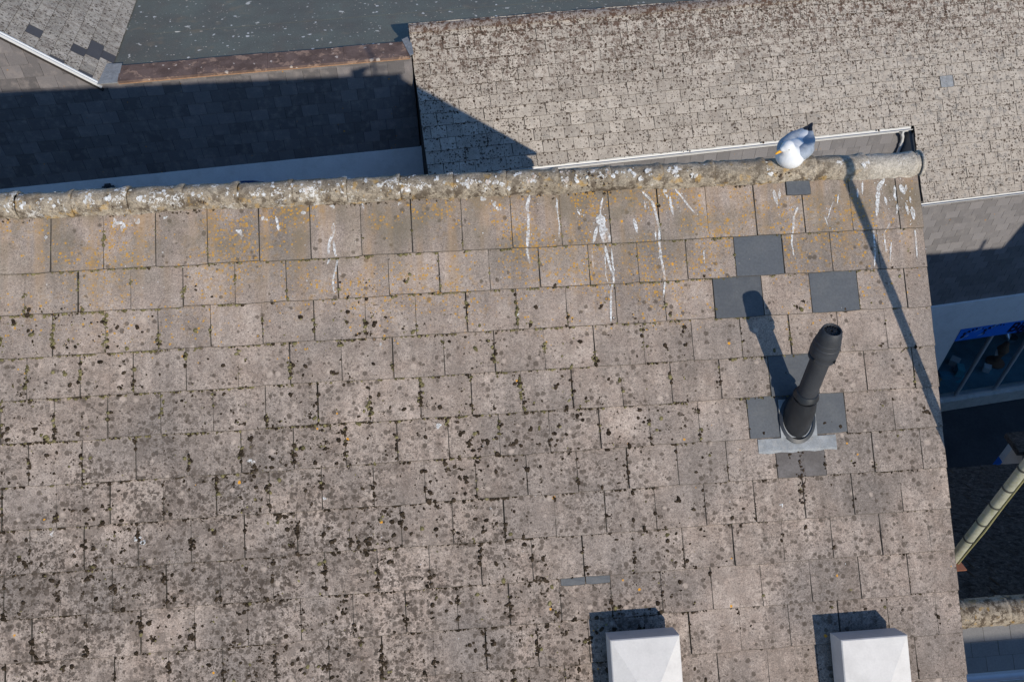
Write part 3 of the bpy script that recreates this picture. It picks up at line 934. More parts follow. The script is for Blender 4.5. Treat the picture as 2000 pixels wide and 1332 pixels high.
body = ellipsoids_mesh('body', [((0, -.02, .078), (.105, .17, .076), rx(6)), ((0, .075, .078), (.095, .10, .085), I4), ((0, -.17, .098), (.062, .13, .045), rx(-3)),
     ((.012, .105, .128), (.058, .06, .06), rx(-15)), ((.022, .118, .172), (.044, .052, .044), I4), ((.036, .146, .165), (.026, .035, .023), rz(-35) @ rx(-10))], MFEATH, .0065, 5)
inst('body', body, gull, GM)
for sx_ in (-1, 1):
    w_ = ellipsoids_mesh('wing', [((sx_*.064, -.01, .100), (.054, .135, .055), rz(sx_*8) @ rx(5)), ((sx_*.054, -.13, .112), (.048, .14, .038), rz(sx_*-8) @ rx(3)), ((sx_*.034, -.22, .118), (.032, .11, .022), rz(sx_*-10) @ rx(4))], MGREYF, .0065, 4)
    wing = inst('wing', w_, gull, GM)
    pr = ellipsoids_mesh('primaries', [((sx_*.010, -.32, .124), (.012, .09, .008), rz(sx_*-6) @ rx(-4)), ((sx_*.020, -.275, .124), (.018, .07, .011), rz(sx_*-8) @ rx(-4))], MBLKF, .004, 2)
    inst('primaries', pr, wing, GM)
    tp = ellipsoids_mesh('tertial_tips', [((sx_*.052, -.225, .112), (.022, .03, .016), rz(sx_*-10)), ((sx_*.032, -.25, .122), (.016, .02, .012), rz(sx_*-10))], MFEATH, .004, 3)
    inst('tertial_tips', tp, wing, GM)
# face: the head is turned to the bird's right (image left)
HM = GM @ Matrix.Translation(Vector((.022, .118, .172))) @ rz(-40) @ rx(-24)
mb = MB(); ringn = 10
prof = [(0, .0135, .013), (.012, .012, .0125), (.030, .0095, .011), (.044, .007, .0105), (.054, .004, .0065), (.058, .001, .001)]
vs = []; fs = []
for i, (y, a, b) in enumerate(prof):
    drop = -.004*max(0, (y-.03)/.028)**2 - .004
    for k in range(ringn):
        t_ = 2*math.pi*k/ringn; vs.append((a*math.cos(t_), .042 + y, drop + b*math.sin(t_)))
for i in range(len(prof)-1):
    for k in range(ringn): fs.append([i*ringn+k, i*ringn+(k+1) % ringn, (i+1)*ringn+(k+1) % ringn, (i+1)*ringn+k])
mb.add(vs, fs)
mb.obj('beak', MBEAK, gull, HM, smooth=R(60))
for sx_ in (-1, 1):
    m = HM @ Matrix.Translation(Vector((sx_*.0405, .016, .009)))
    e_ = MB().lathe([(.0001, -.006), (.004, -.0045), (.006, 0), (.004, .0045), (.0001, .006)], 12).obj('eye', MEYE, gull, m, smooth=R(80))
    MB().lathe([(.0001, -.0035), (.003, -.002), (.0035, 0), (.003, .002), (.0001, .0035)], 10).obj('pupil', MPUP, e_, m @ Matrix.Translation(Vector((sx_*.004, 0, 0))), smooth=R(80))

# ------------------------------------------------------------------ pole at the right gable
PX, PY = 2.985, -1.576
pole = thing('service_pole', (PX, PY, GROUND), 'yellow-green lichened metal service pole clamped to the right gable', 'pole')
MB().tube([(PX, PY, GROUND), (PX, PY, -6), (PX, PY, -2), (PX, PY, 1.25), (PX, PY, 1.78)], [.034, .034, .033, .031, .030], 20).obj('shaft', MGALV, pole, smooth=R(40))
for z_ in (-.72, -.93, -1.12, -1.32, -1.53, -2.3, -4.5):
    MB().lathe([(.031, -.008), (.0365, -.006), (.0365, .006), (.031, .008)], 20, (PX, PY, z_)).obj('band', MBAND, pole, smooth=R(30))
MB().tube([(PX+.030, PY-.024, -.5), (PX+.032, PY-.026, -1.1), (PX+.036, PY-.03, -1.4), (PX+.034, PY-.026, -1.7), (PX+.033, PY-.026, -2.6)], .006, 8).obj('cable', MYEL, pole, smooth=R(60))
MB().tube([(PX-.3, PY, 1.25), (PX+.3, PY, 1.25)], .02, 8).obj('cross_arm', MGALV, pole)
MB().prism([(2.74, PY-.075, -1.84), (3.06, PY-.075, -1.84), (3.03, PY+.06, -1.84), (2.74, PY+.06, -1.84)], (0, 0, .012)).obj('bracket_plate', MCOPPER, pole)
MB().tube([(PX+.02, PY-.03, -1.86), (PX+.05, PY-.06, -1.95), (PX+.02, PY-.10, -2.08), (PX-.05, PY-.11, -2.12)], .007, 8).obj('conduit', MYEL, pole, smooth=R(60))

# ------------------------------------------------------------------ neighbour with the dark mossy roof, right
NY, NZ = -.78, -4.555
nb_ = thing('cottage', (9, 0, GROUND), 'low cottage with dark mossy roof beyond the right gable', 'house')
fp, np_ = R(35), R(40)
fdir = Vector((0, math.cos(fp), -math.sin(fp))); fnor = Vector((0, math.sin(fp), math.cos(fp)))
ndir = Vector((0, -math.cos(np_), -math.sin(np_))); nnor = Vector((0, -math.sin(np_), math.cos(np_)))
NA = Vector((0, NY, NZ+.085))
FLEN, NLEN = 3.92, .62
ne, fe = NA + ndir*NLEN, NA + fdir*FLEN
MB().prism([Vector((2.76, ne.y+.12, GROUND)), Vector((2.76, ne.y+.12, ne.z-.05)), Vector((2.76, NY, NZ-.1)), Vector((2.76, fe.y-.15, fe.z-.08)), Vector((2.76, fe.y-.15, GROUND))], (15.0, 0, 0)).obj('wall', MWALL, nb_)
fr_ = MB().prism([Vector((2.76, q.y, q.z)) for q in (NA - fnor*.02, fe - fnor*.02, fe - fnor*.08, NA - fnor*.08)], (15.0, 0, 0)).obj('rear_roof', MRAG, nb_)
nr_ = MB().prism([Vector((2.76, q.y, q.z)) for q in (NA - nnor*.02, ne - nnor*.02, ne - nnor*.06, NA - nnor*.06)], (15.0, 0, 0)).obj('front_roof', MDECK, nb_)
rag_v = [tile_mesh('slate', .26, .33, MRAG, 600+i, .07, .016, .006, .012, 6, 3) for i in range(6)]
FM_far = frame(Vector((0, 0, 0)), Vector((-1, 0, 0)), -fdir)
rest = []
for row in range(2, 20):
    b = row*.205
    for i in range(58):
        xc = 2.9 + i*.262 + (.13 if row % 2 else 0)
        if xc > 17.5: continue
        r_ = random.Random(row*77+i)
        m = Matrix.Translation(Vector((xc + r_.uniform(-.01, .01), NA.y, NA.z)) + fdir*(b + r_.uniform(-.012, .012)) + fnor*r_.uniform(0, .008)) @ FM_far @ Matrix.Rotation(r_.gauss(0, .025), 4, 'Z')
        me = r_.choice(rag_v)
        # those the view can take in
        lim = 4.4 + row*.205*1.15
        if lim < xc < lim + 2.4 and b < 3.95: inst('slate', me, fr_, m)
        else: rest.append((me, m))
join_meshes('rag_slates', rest, fr_, MRAG, kind='stuff')
nsl_v = [tile_mesh('slate', .285, .2, MNS, 700+i, .03, .006, .003, .0008) for i in range(4)]
FN_near = frame(Vector((0, 0, 0)), Vector((1, 0, 0)), -ndir)
for row in range(1, 5):
    for i in range(30):
        xc = 2.9 + i*.286 + (.143 if row % 2 else 0)
        r_ = random.Random(row*91+i)
        m = Matrix.Translation(Vector((xc, NA.y, NA.z)) + ndir*(.02 + row*.152) + nnor*.004) @ FN_near
        inst('slate', r_.choice(nsl_v), nr_, m)
cr_v = [ridge_mesh('ridge_tile', .454, .145, MRIDGE2, 70+i, 18, .005, (-38, 218)) for i in range(4)]
for i in range(33):
    inst('ridge_tile', cr_v[i % 4], fr_, Matrix.Translation(Vector((2.78 + i*.45, NY, NZ + (.003 if i % 2 else 0)))))
mb = MB()
gp = [(-.06, 0), (-.055, -.04), (-.03, -.06), (.0, -.06), (.025, -.04), (.03, 0)]
def gutter(mb, a, b, outdir, rad=.048):            # half-round channel from a to b
    a, b = Vector(a), Vector(b); n = 7
    rings = []
    for P in (a, b):
        for rr in (rad, rad-.006):
            rings.append([P + outdir*(-rr*math.cos(math.pi*k/n)) + Z*(-rr*math.sin(math.pi*k/n)) for k in range(n+1)])
    vs = [v for r_ in rings for v in r_]; m = n+1; fs = []
    for k in range(n):
        fs.append([k, k+1, 2*m+k+1, 2*m+k]); fs.append([m+k, 3*m+k, 3*m+k+1, m+k+1])
    fs.append([0, 2*m, 3*m, m]); fs.append([n, m+n, 3*m+n, 2*m+n])
    for base in (0, 2*m):
        for k in range(n): fs.append([base+k, base+m+k, base+m+k+1, base+k+1])
    mb.add(vs, fs)
gutter(mb, (2.8, ne.y-.06, ne.z-.01), (17.7, ne.y-.06, ne.z-.01), Vector((0, -1, 0)))
mb.obj('gutter', MFRAME, nb_, smooth=R(40))
MB().lathe([(.05, -.1), (.05, .3), (.06, .31), (.06, .34), (.04, .34)], 14, (16.84, NY, NZ+.1)).obj('vent_pot', MBLK, nb_)
# piece of roof sticking out beyond the eave, and the taller house next along
ext = MB().prism([Vector((8.72, 3.52, -7.44)), Vector((8.27, 2.75, -6.89)), Vector((12.5, 2.6, -6.80)), Vector((12.5, 3.9, -7.70))], (0, 0, -.10)).obj('porch_roof', MRAG, nb_)
MB().prism([Vector((8.9, 3.4, GROUND)), Vector((8.65, 2.9, GROUND)), Vector((12.4, 2.9, GROUND)), Vector((12.4, 3.6, GROUND))], (0, 0, 8.45)).obj('porch_wall', MWALL, nb_)
items2 = []
for i in range(40):
    t_ = rng.random(); 
tall = thing('terrace_house', (21, 1, GROUND), 'taller terrace house beyond the cottage, outside the picture to the right', 'house')
MB().prism([Vector((17.78, -3, GROUND)), Vector((17.78, -3, -5.6)), Vector((17.78, -.7, -3.75)), Vector((17.78, 3, -6.2)), Vector((17.78, 3, GROUND))], (8, 0, 0)).obj('wall', MWALL, tall)
MB().prism([Vector((17.7, -3.1, -5.6)), Vector((17.7, -.7, -3.65)), Vector((17.7, 3.1, -6.15)), Vector((17.7, 3.1, -6.22)), Vector((17.7, -.7, -3.73)), Vector((17.7, -3.1, -5.68))], (8.2, 0, 0)).obj('roof', MNS, tall)
sh = thing('rear_house', (12, -13, GROUND), 'slate-roofed house standing behind the viewpoint, outside the picture', 'house')
MB().prism([Vector((3.2, -16.2, GROUND)), Vector((3.2, -16.2, -5.2)), Vector((3.2, -9.65, -1.15)), Vector((3.2, -9.0, -1.6)), Vector((3.2, -9.0, GROUND))], (20, 0, 0)).obj('wall', MWALL, sh)
MB().prism([Vector((3.1, -16.4, -5.25)), Vector((3.1, -9.65, -.93)), Vector((3.1, -8.8, -1.65)), Vector((3.1, -8.85, -1.72)), Vector((3.1, -9.65, -1.1)), Vector((3.1, -16.4, -5.35))], (20.2, 0, 0)).obj('roof', MNS, sh)

# ------------------------------------------------------------------ far block, left: slate-hung wall, flat roof, gabled roof
lb = thing('slate_hung_building', L0 + E6*-5 + Z*GROUND, 'slate-hung building across the street with flat green roof and shaded wall', 'building')
def P3(F, x, y, z): return F @ Vector((x, y, z))
WZT = -4.27
GE = -6.252; GP = R(40.12); APEXU = -9.6
apz = -4.257 + (GE-APEXU)*math.tan(GP)
core = [(-13.2, .03), (-13.2, .03)]
wallpoly = [(-12.9, GROUND), (-.03, GROUND), (-.03, WZT-.03), (GE, WZT-.03), (APEXU, apz-.05), (-12.9, -4.3)]
lw = MB().prism([P3(FL, u, .03, z) for u, z in wallpoly], W6*.25).obj('wall', MDECK, lb)
MB().prism([P3(FL, u, -.03, z) for u, z in ((-12.9, GROUND), (0, GROUND), (0, -6.39), (-12.9, -6.39))], W6*.056).obj('render', MREND, lb)
MB().prism([P3(FL, u, .29, z) for u, z in ((-12.9, GROUND), (9, GROUND), (9, -4.6), (-12.9, -4.6))], W6*9).obj('building_core', MWALL, lb)
def clip_poly(poly, a, b, c):                      # keep a*x+b*y<=c
    out = []
    for i in range(len(poly)):
        p, q = poly[i], poly[(i+1) % len(poly)]
        dp, dq = a*p[0]+b*p[1]-c, a*q[0]+b*q[1]-c
        if dp <= 0: out.append(p)
        if dp*dq < 0:
            t_ = dp/(dp-dq); out.append((p[0]+(q[0]-p[0])*t_, p[1]+(q[1]-p[1])*t_))
    return out
def hung_slates(F, parent, mat, u0, u1, z0, z1, gauge, w, name, vis=None, clips=(), seed=1, yoff=-.004, left_cut=None):
    """courses of hung slates from z1 (top) down to z0 on the plane y=0 of frame F"""
    meshes = [tile_mesh('slate', w, gauge*1.25, mat, seed*50+i, .028, .007, .006, .0012, 4, 2, ch=.004, edge=MEDGE2) for i in range(5)]
    SM = F.to_3x3().to_4x4() @ Matrix.Rotation(R(90), 4, 'X')       # local y -> up, local z -> toward the street (-y)
    rest = []; row = 0; zb = z0
    while zb < z1 - .02:
        i = 0
        x = u0 - (w/2 if row % 2 else 0)
        while x < u1 - .02:
            a, b = max(x, u0), min(x+w, u1)
            r_ = random.Random(seed*9999 + row*131 + i)
            top = min(zb+gauge*1.2, z1)
            poly = [(a, zb), (b, zb), (b, top), (a, top)]
            cut = (b-a) < w-.001 or top < zb+gauge*1.19
            for (ca, cb, cc) in clips:
                np2 = clip_poly(poly, ca, cb, cc)
                if np2 != poly: cut = True
                poly = np2
                if len(poly) < 3: break
            if len(poly) >= 3:
                v = vis is None or vis((a+b)/2, zb)
                if not cut:
                    m = Matrix.Translation(P3(F, (a+b)/2, yoff - .010 - r_.uniform(0, .003), zb + r_.uniform(-.003, .003))) @ SM @ Matrix.Rotation(r_.gauss(0, .006), 4, 'Z')
                    me = r_.choice(meshes)
                    if v: inst('slate', me, parent, m)
                    else: rest.append((me, m))
                else:
                    c = ((a+b)/2, zb)
                    pts = [(px-c[0], pz-c[1]) for px, pz in poly]
                    pts = [(px*(1-.004/w), pz) for px, pz in pts]
                    me = bpy.data.meshes.new('slate'); n = len(pts)
                    me.from_pydata([(px, pz, -.028*pz) for px, pz in pts] + [(px, pz, -.028*pz-.007) for px, pz in pts], [], [list(range(n))] + [[i_, (i_+1) % n, n+(i_+1) % n, n+i_][::-1] for i_ in range(n)])
                    me.materials.append(mat); me.update()
                    m = Matrix.Translation(P3(F, c[0], yoff-.010, c[1])) @ SM
                    if v: inst('slate', me, parent, m)
                    else: rest.append((me, m))
            x += w; i += 1
        zb += gauge; row += 1
    if rest: join_meshes(name, rest, parent, mat, kind='stuff')
vtan = math.tan(GP)
hung_slates(FL, lw, MSL, -9.05, -.03, -6.40, -4.27, .255, .347, 'hung_slates', vis=lambda u, z: True, seed=2)
hung_slates(FL, lw, MSL, -9.05, GE-.02, -4.27, -1.7, .255, .347, 'hung_slates', vis=lambda u, z: z < -2.9, clips=[(vtan, 1.0, -4.30 + vtan*GE)], seed=3)
hung_slates(FL, lw, MSL, -12.9, -9.05, -6.40, -4.35, .255, .347, 'hung_slates', vis=lambda u, z: False, seed=4)
# flat roof, seams, coping
MB().prism([P3(FL, u, y, -4.38) for u, y in ((-12.9, .2), (12, .2), (12, 14), (-12.9, 14))], (0, 0, -.2)).obj('flat_roof', MFLAT, lb)
for k, yy in enumerate((2.42, 4.5)):
    MB().prism([P3(FL, u, y, -4.379) for u, y in ((-5.7, yy), (10, yy+.06), (10, yy+.16), (-5.7, yy+.10))], (0, 0, .003)).obj('felt_lap', MFLAT, lb)
for uu in (-4.6, -3.05, -.95, .6):
    MB().prism([P3(FL, u, y, -4.379) for u, y in ((uu, .5), (uu+.05, .5), (uu+.07, 2.4), (uu+.02, 2.4))], (0, 0, .002)).obj('felt_lap', MFLAT, lb)
us = [-5.86, -4.35, -2.95, -1.4, -.06]
for a, b in zip(us[:-1], us[1:]):
    j_ = rng.uniform(-.012, .012)
    poly = [(-.045, -4.285), (-.045, -4.235), (.10, -4.215), (.50+j_, -4.165), (.53+j_, -4.18), (.53+j_, -4.40), (.2, -4.40), (.2, -4.285)]
    MB().prism([P3(FL, a+.002, y, z) for y, z in poly], E6*(b-a-.004)).obj('coping', MCOP, lb)
MB().prism([P3(FL, -5.84, y, z) for y, z in ((-.05, -4.30), (-.05, -4.283), (-.035, -4.283), (-.035, -4.30))], E6*5.78).obj('coping_drip', mat_plain('orange_mortar', (.34, .2, .11), .9, .3, 20.), lb)
# lead saddles at both ends of the coping
mb = MB()
mb.prism([P3(FL, u, y, z) for u, y, z in ((-6.24, -.06, -4.262), (-5.85, -.06, -4.262), (-5.83, .56, -4.16), (-6.13, .56, -4.16))], (0, 0, .016))
mb.obj('lead_saddle', MLEAD, lb)
mb = MB()
mb.prism([P3(FL, u, y, z) for u, y, z in ((-.06, -.05, -4.23), (.02, -.05, -4.20), (.02, .60, -4.10), (-.17, .55, -4.15))], (0, 0, .012))
mb.obj('lead_saddle', MLEAD, lb)
# gabled roof: courses run away from the street, sloping down to the right
gd = (E6*math.cos(GP) - Z*math.sin(GP))
G1 = P3(FL, GE, 0, -4.257)
FG = frame(G1, W6, -gd)                             # x into the block, y up slope
LENG = (GE-APEXU)/math.cos(GP)
GB = .15
gr_ = MB().prism([G1 + gd*GB - W6*.03 - FG.to_3x3().col[2]*.03, G1 - gd*LENG - W6*.03 - FG.to_3x3().col[2]*.03, G1 - gd*LENG + W6*6 - FG.to_3x3().col[2]*.03, G1 + gd*GB + W6*6 - FG.to_3x3().col[2]*.03], FG.to_3x3().col[2]*-.06).obj('gable_roof', MDECK, lb)
GG, GW = .262, .335
gab_v = [tile_mesh('roof_tile', GW, GG*1.2, MGAB, 800+i, .04, .011, .010, .002, ch=.005) for i in range(6)]
gsl_v = tile_mesh('slate', GW, GG*1.2, MGDK, 820, .04, .007)
dark_g = [(-.472, 1.011), (-.199, 1.034), (-.214, 1.40), (.068, 1.08), (-.697, .181), (-.165, .154), (-1.275, .637)]
rest = []
FGr = FG.to_3x3().to_4x4()
for row in range(0, 17):
    sb = GB - row*GG
    for i in range(19):
        yc = .02 + GW/2 + i*GW - (GW/2 if row % 2 else 0)
        if yc < .05: yc = .02 + GW/4; 
        r_ = random.Random(row*55+i)
        m = Matrix.Translation(G1 + gd*sb + W6*yc + FG.to_3x3().col[2]*r_.uniform(0, .003)) @ FGr @ Matrix.Rotation(r_.gauss(0, .006), 4, 'Z')
        dk = any(abs(sb - GG/2 - a) < GG*.5 and abs(yc - b) < GW*.5 for a, b in dark_g)
        if yc < .15 and row % 2: m = m @ Matrix.Diagonal((.5, 1, 1, 1))
        if dk: inst('slate', gsl_v, gr_, m)
        elif row < 10 and i < 13: inst('roof_tile', r_.choice(gab_v), gr_, m)
        else: rest.append((r_.choice(gab_v), m))
join_meshes('roof_tiles', rest, gr_, MGAB, kind='stuff')
gn_ = FG.to_3x3().col[2]
MB().prism([G1 + gd*.10 - W6*.045 + gn_*.012, G1 - gd*LENG - W6*.045 + gn_*.012, G1 - gd*LENG - W6*.045 - gn_*.035, G1 + gd*.10 - W6*.045 - gn_*.035], W6*.05).obj('bargeboard', MWHITE, lb)
MB().prism([G1 + gd*.0 - W6*.0 + gn_*.0135, G1 - gd*LENG + gn_*.0135, G1 - gd*LENG + W6*.035 + gn_*.0135, G1 + W6*.035 + gn_*.0135], gn_*.012).obj('verge_trim', MREND, lb)
gd2 = (-E6*math.cos(GP) - Z*math.sin(GP)); AP = G1 - gd*LENG
MB().prism([AP - W6*.03, AP + gd2*4.2 - W6*.03, AP + gd2*4.2 + W6*6, AP + W6*6], gd2.cross(W6)*.05).obj('gable_roof_left', MGAB, lb)

# lantern and navy canopy on the shaded white wall
lan = thing('wall_lantern', P3(FL, -6.84, -.05, -6.62), 'small dark box lantern fixed to the shaded white wall', 'lantern')
MLAN = mat_plain('dark_lantern', (.05, .06, .07), .5)
MB().prism([P3(FL, -6.97, -.22, z) for z in (-6.72, -6.58)] + [P3(FL, -6.97, -.04, -6.56), P3(FL, -6.97, -.04, -6.74)], E6*.25).obj('body', MLAN, lan)
MB().prism([P3(FL, -6.90, -.16, -6.575), P3(FL, -6.78, -.16, -6.575), P3(FL, -6.78, -.035, -6.555), P3(FL, -6.90, -.035, -6.555)], (0, 0, .05)).obj('bracket', MBLK, lan)
can = thing('shop_canopy', P3(FL, -4.0, -.5, -6.9), 'rounded navy canopy just showing above the foreground ridge', 'canopy')
MNAVY = mat_plain('navy_canvas', (.02, .05, .13), .8, .15, 8.)
mb = MB(); vs = []; fs = []
for i in range(13):
    a = math.pi*i/12
    for j in range(6):
        b = .5*math.pi*j/5
        vs.append(P3(FL, -4.05 - .86*math.cos(a)*(.3 + .7*math.sin(b) if False else 1)*math.cos(b*.999)**.5, -.035 - .75*math.sin(b), -7.35 + .56*math.sin(a)*math.cos(b)))
for i in range(12):
    for j in range(5): fs.append([i*6+j, (i+1)*6+j, (i+1)*6+j+1, i*6+j+1])
mb.add(vs, fs).obj('canvas', MNAVY, can, smooth=R(70))
mb = MB()
mb.tube([P3(FL, -4.93, -.06, -7.36), P3(FL, -3.17, -.06, -7.36)], .02, 8)
mb.obj('rail', MFRAME, can)

# ------------------------------------------------------------------ far block, right: long tiled roof with a wing, slate walls and shop
rb = thing('shop_building', R0 + E6*-3 + Z*GROUND, 'long pale-tiled building across the street with a shop below', 'building')
G2, W2 = .2665, .337
UL, UR, USTEP = -6.65, 10.6, 4.526
RIDV = 3.13
dn = FM.to_3x3().col[2]
def PM(u, v, h=0): return FM @ Vector((u, v, h))
deck = [PM(UL+.02, .02, -.03), PM(USTEP+.02, .02, -.03), PM(USTEP+.02, -1.75, -.03), PM(UR, -1.75, -.03), PM(UR, RIDV, -.03), PM(UL+.02, RIDV, -.03)]
fr = MB().prism(deck, dn*-.05).obj('roof', MDECK, rb)
BV = W6*math.cos(BETA) - Z*math.sin(BETA)
RT = PM(0, RIDV, 0)
MB().prism([PM(UL, RIDV, -.02), PM(UR, RIDV, -.02), PM(UR, RIDV, -.02) + BV*.75, PM(UL, RIDV, -.02) + BV*.75], (0, 0, -.05)).obj('rear_slope', MFAR, rb)
far_v = [tile_mesh('roof_tile', W2, G2*1.18, MFAR, 900+i, .045, .014, .009, .004, ch=.0045) for i in range(10)]
lead_sl = tile_mesh('slate', W2*.95, G2*1.18, MLEAD, 930, .045, .006)
cand = []
FMr = FM.to_3x3().to_4x4()
for row in range(-7, 12):
    v = row*G2 + (.09 if row == -7 else 0)
    u = UL - (W2/2 if row % 2 else 0)
    if row < 0: u = USTEP - (W2/2 if row % 2 else 0)
    u_min = UL if row >= 0 else USTEP
    while u < UR:
        a, b = max(u, u_min), min(u+W2, UR)
        r_ = random.Random(row*333 + int(round(u*100)))
        m = Matrix.Translation(PM((a+b)/2 + r_.uniform(-.004, .004), v - .02 + r_.uniform(-.007, .007), r_.uniform(0, .006))) @ FMr @ Matrix.Rotation(r_.gauss(0, .010), 4, 'Z') @ Matrix.Rotation(r_.gauss(0, .006), 4, 'Y')
        if b-a < W2-.01: m = m @ Matrix.Diagonal(((b-a)/W2, 1, 1, 1))
        cand.append((m, row, (a+b)/2, r_.choice(far_v)))
        u += W2
camp = cam.matrix_world.translation
cand.sort(key=lambda c: (c[2] > 8.2, (c[0].translation-camp).length))
rest = []
for k, (m, row, u, me) in enumerate(cand):
    if abs(u-5.43) < .17 and row == 3:
        inst('slate', lead_sl, fr, m, label='pale lead-grey slate repair')
    elif k < 299: inst('roof_tile', me, fr, m)
    else: rest.append((me, m))
join_meshes('roof_tiles', rest, fr, MFAR, kind='stuff')
def far_cl(u, v): return .5 + .5*math.sin(u*1.3+1.1*math.sin(v*2.+.3))*math.sin(v*1.9+1.2*math.sin(u*.9))
fit = []
n_ = 0
while n_ < 6500:
    u_, v_ = nr.uniform(UL+.05, 8.4), nr.uniform(-1.7, 3.05)
    if v_ < 0 and u_ < USTEP: continue
    tz = min(1, max(.24 + .4*max(0, min(1, (-4.2-u_)/2)), (v_-.6)/2.0)); lf = 1 if u_ < 1 else max(.45, 1-(u_-1)*.12)
    if nr.rand() > tz*lf*(.2+far_cl(u_, v_)): continue
    n_ += 1
    k = nr.rand()
    if k < .45: v_ = round(v_/G2)*G2 - .02 - abs(nr.normal(0, .012))
    r_ = rsize(.0105, .55, .035)
    c_ = nr.uniform(.6, 1.4); fit.append((u_, v_, r_, r_*.3, (.056*c_, .038*c_, .027*c_)))
lumps('moss', fit, fr, 9, lambda x, y, h: tuple(PM(x, y, h)), lambda v: -.045*((v+.02) % G2) + .001)
# ridge caps
MCAP = mat_far_tile('far_ridge_cap', ((.24, .205, .18), (.31, .27, .24)), 1.0)
def cap_mesh(seed):
    me = ridge_mesh('ridge_cap', .6, .125, MCAP, seed, 8, .004, (5, 175)); return me
cap_v = [cap_mesh(i) for i in range(4)]
FC = frame(Vector((0, 0, 0)), E6, W6)
u = UL; i = 0
while u < UR:
    P = PM(u, RIDV, 0)
    r_ = random.Random(i)
    inst('ridge_cap', cap_v[i % 4], fr, Matrix.Translation(P + Z*(-.07 + r_.uniform(-.008, .008)) + W6*.02) @ FC @ Matrix.Rotation(r_.gauss(0, .012), 4, 'Z'))
    u += .585; i += 1
# walls
UO = 4.526                                          # wing corner in the slope frame = x 0 in FR
MWY, RWY = 1.37, .12
mw_ = MB().prism([P3(FR, u, MWY+.03, z) for u, z in ((-11.15, GROUND), (.2, GROUND), (.2, -6.12), (-11.15, -6.12))], W6*.25).obj('street_wall', MDECK, rb)
MB().prism([P3(FR, u, MWY-.01, z) for u, z in ((-11.15, GROUND), (.02, GROUND), (.02, -7.7), (-11.15, -7.7))], W6*.03).obj('lower_render', MREND, rb)
hung_slates(Matrix.Translation(W6*MWY) @ FR, mw_, MSR, -11.15, .0, -7.66, -6.10, .25, .31, 'hung_slates', vis=lambda u, z: z > -7.3, seed=6, yoff=.012)
# left gable end of the roof block (kept thin: the black strip beside the slate wall)
MB().prism([P3(FR, -11.16, y, z) for y, z in ((MWY-.02, GROUND), (MWY-.02, -6.2), (3.55, -4.02), (3.55, GROUND))], E6*.06).obj('gable_wall', MDECK, rb)
MB().prism([P3(FR, .0, y, z) for y, z in ((RWY+.02, GROUND), (RWY+.02, -7.42), (MWY+.1, -6.2), (MWY+.1, GROUND))], E6*.06).obj('wing_side_wall', mat_plain('shaded_side_render', (.16, .165, .17), .9), rb)  # the side wall's shade is put into this dark colour
ww_ = MB().prism([P3(FR, u, RWY+.03, z) for u, z in ((.05, -12.1), (8, -12.1), (8, -7.42), (.05, -7.42))], W6*.2).obj('wing_wall', MDECK, rb)
hung_slates(Matrix.Translation(W6*RWY) @ FR, ww_, MSR, .02, 6.2, -11.10, -7.42, .2, .355, 'hung_slates', vis=lambda u, z: u > .2 and u < 5.3, seed=8, yoff=.012)
# gutters and downpipe
mb = MB(); gutter(mb, PM(UL, -.06, -.05), PM(UO-.02, -.06, -.05), -W6); mb.obj('gutter', MWHITE, rb, smooth=R(40))
mb = MB(); gutter(mb, PM(UO-.02, -1.83, -.05), PM(UR, -1.83, -.05), -W6); mb.obj('gutter', MWHITE, rb, smooth=R(40))
MB().prism([PM(UL, -.005, -.075), PM(UO, -.005, -.075), PM(UO, -.005, -.075) - Z*.14, PM(UL, -.005, -.075) - Z*.14], W6*.02).obj('fascia', MWHITE, rb)
gx = PM(UO-.22, -.06, -.05)
wp = P3(FR, -.07, MWY-.06, -6.6)
MB().tube([gx - Z*.05, gx - Z*.13, gx + (wp-gx)*.55 - Z*.02, Vector((wp.x, wp.y, gx.z-.42)), Vector((wp.x, wp.y, gx.z-.55)), Vector((wp.x, wp.y, -9.5))], .036, 14).obj('downpipe', MWHITE, rb, smooth=R(50))
MB().lathe([(.036, -.03), (.046, -.03), (.046, .03), (.036, .03)], 16, (wp.x, wp.y, gx.z-.46)).obj('pipe_socket', MWHITE, rb, smooth=R(30))
# white band, pillar, sill
MB().prism([P3(FR, u, .06, z) for u, z in ((.0, -12.13), (8, -12.13), (8, -11.08), (.0, -11.08))], W6*.30).obj('white_band', MREND, rb)
MB().prism([P3(FR, u, .09, z) for u, z in ((.0, GROUND), (3.13, GROUND), (3.13, -12.132), (.0, -12.132))], W6*.4).obj('pillar', MREND, rb)
MB().prism([P3(FR, u, .0, z) for u, z in ((3.132, GROUND+.02), (8, GROUND+.02), (8, -15.38), (3.132, -15.38))], W6*.35).obj('sill', mat_plain('stained_sill', (.5, .5, .47), .8, .15, 3., dirt=(.3, .3, .27), dirt_amt=.6), rb)
sf = MB().prism([P3(FR, u, .13, z) for u, z in ((3.14, -15.378), (8, -15.378), (8, -15.31), (3.14, -15.31))], W6*.08).obj('window_frame', MFRAME, rb)
for u in (4.37, 5.70, 7.03):
    MB().prism([P3(FR, u-.035, .10, z) for z in (-15.309, -12.63)] + [P3(FR, u+.035, .10, z) for z in (-12.63, -15.309)], W6*.10).obj('mullion', MFRAME, sf)
for a, b in ((3.14, 4.33), (4.41, 5.66), (5.74, 6.99), (7.07, 8.0)):
    MB().prism([P3(FR, a, .15, -15.309), P3(FR, b, .15, -15.309), P3(FR, b, .15, -12.64), P3(FR, a, .15, -12.64)], W6*.008).obj('pane', MGLASS, sf)
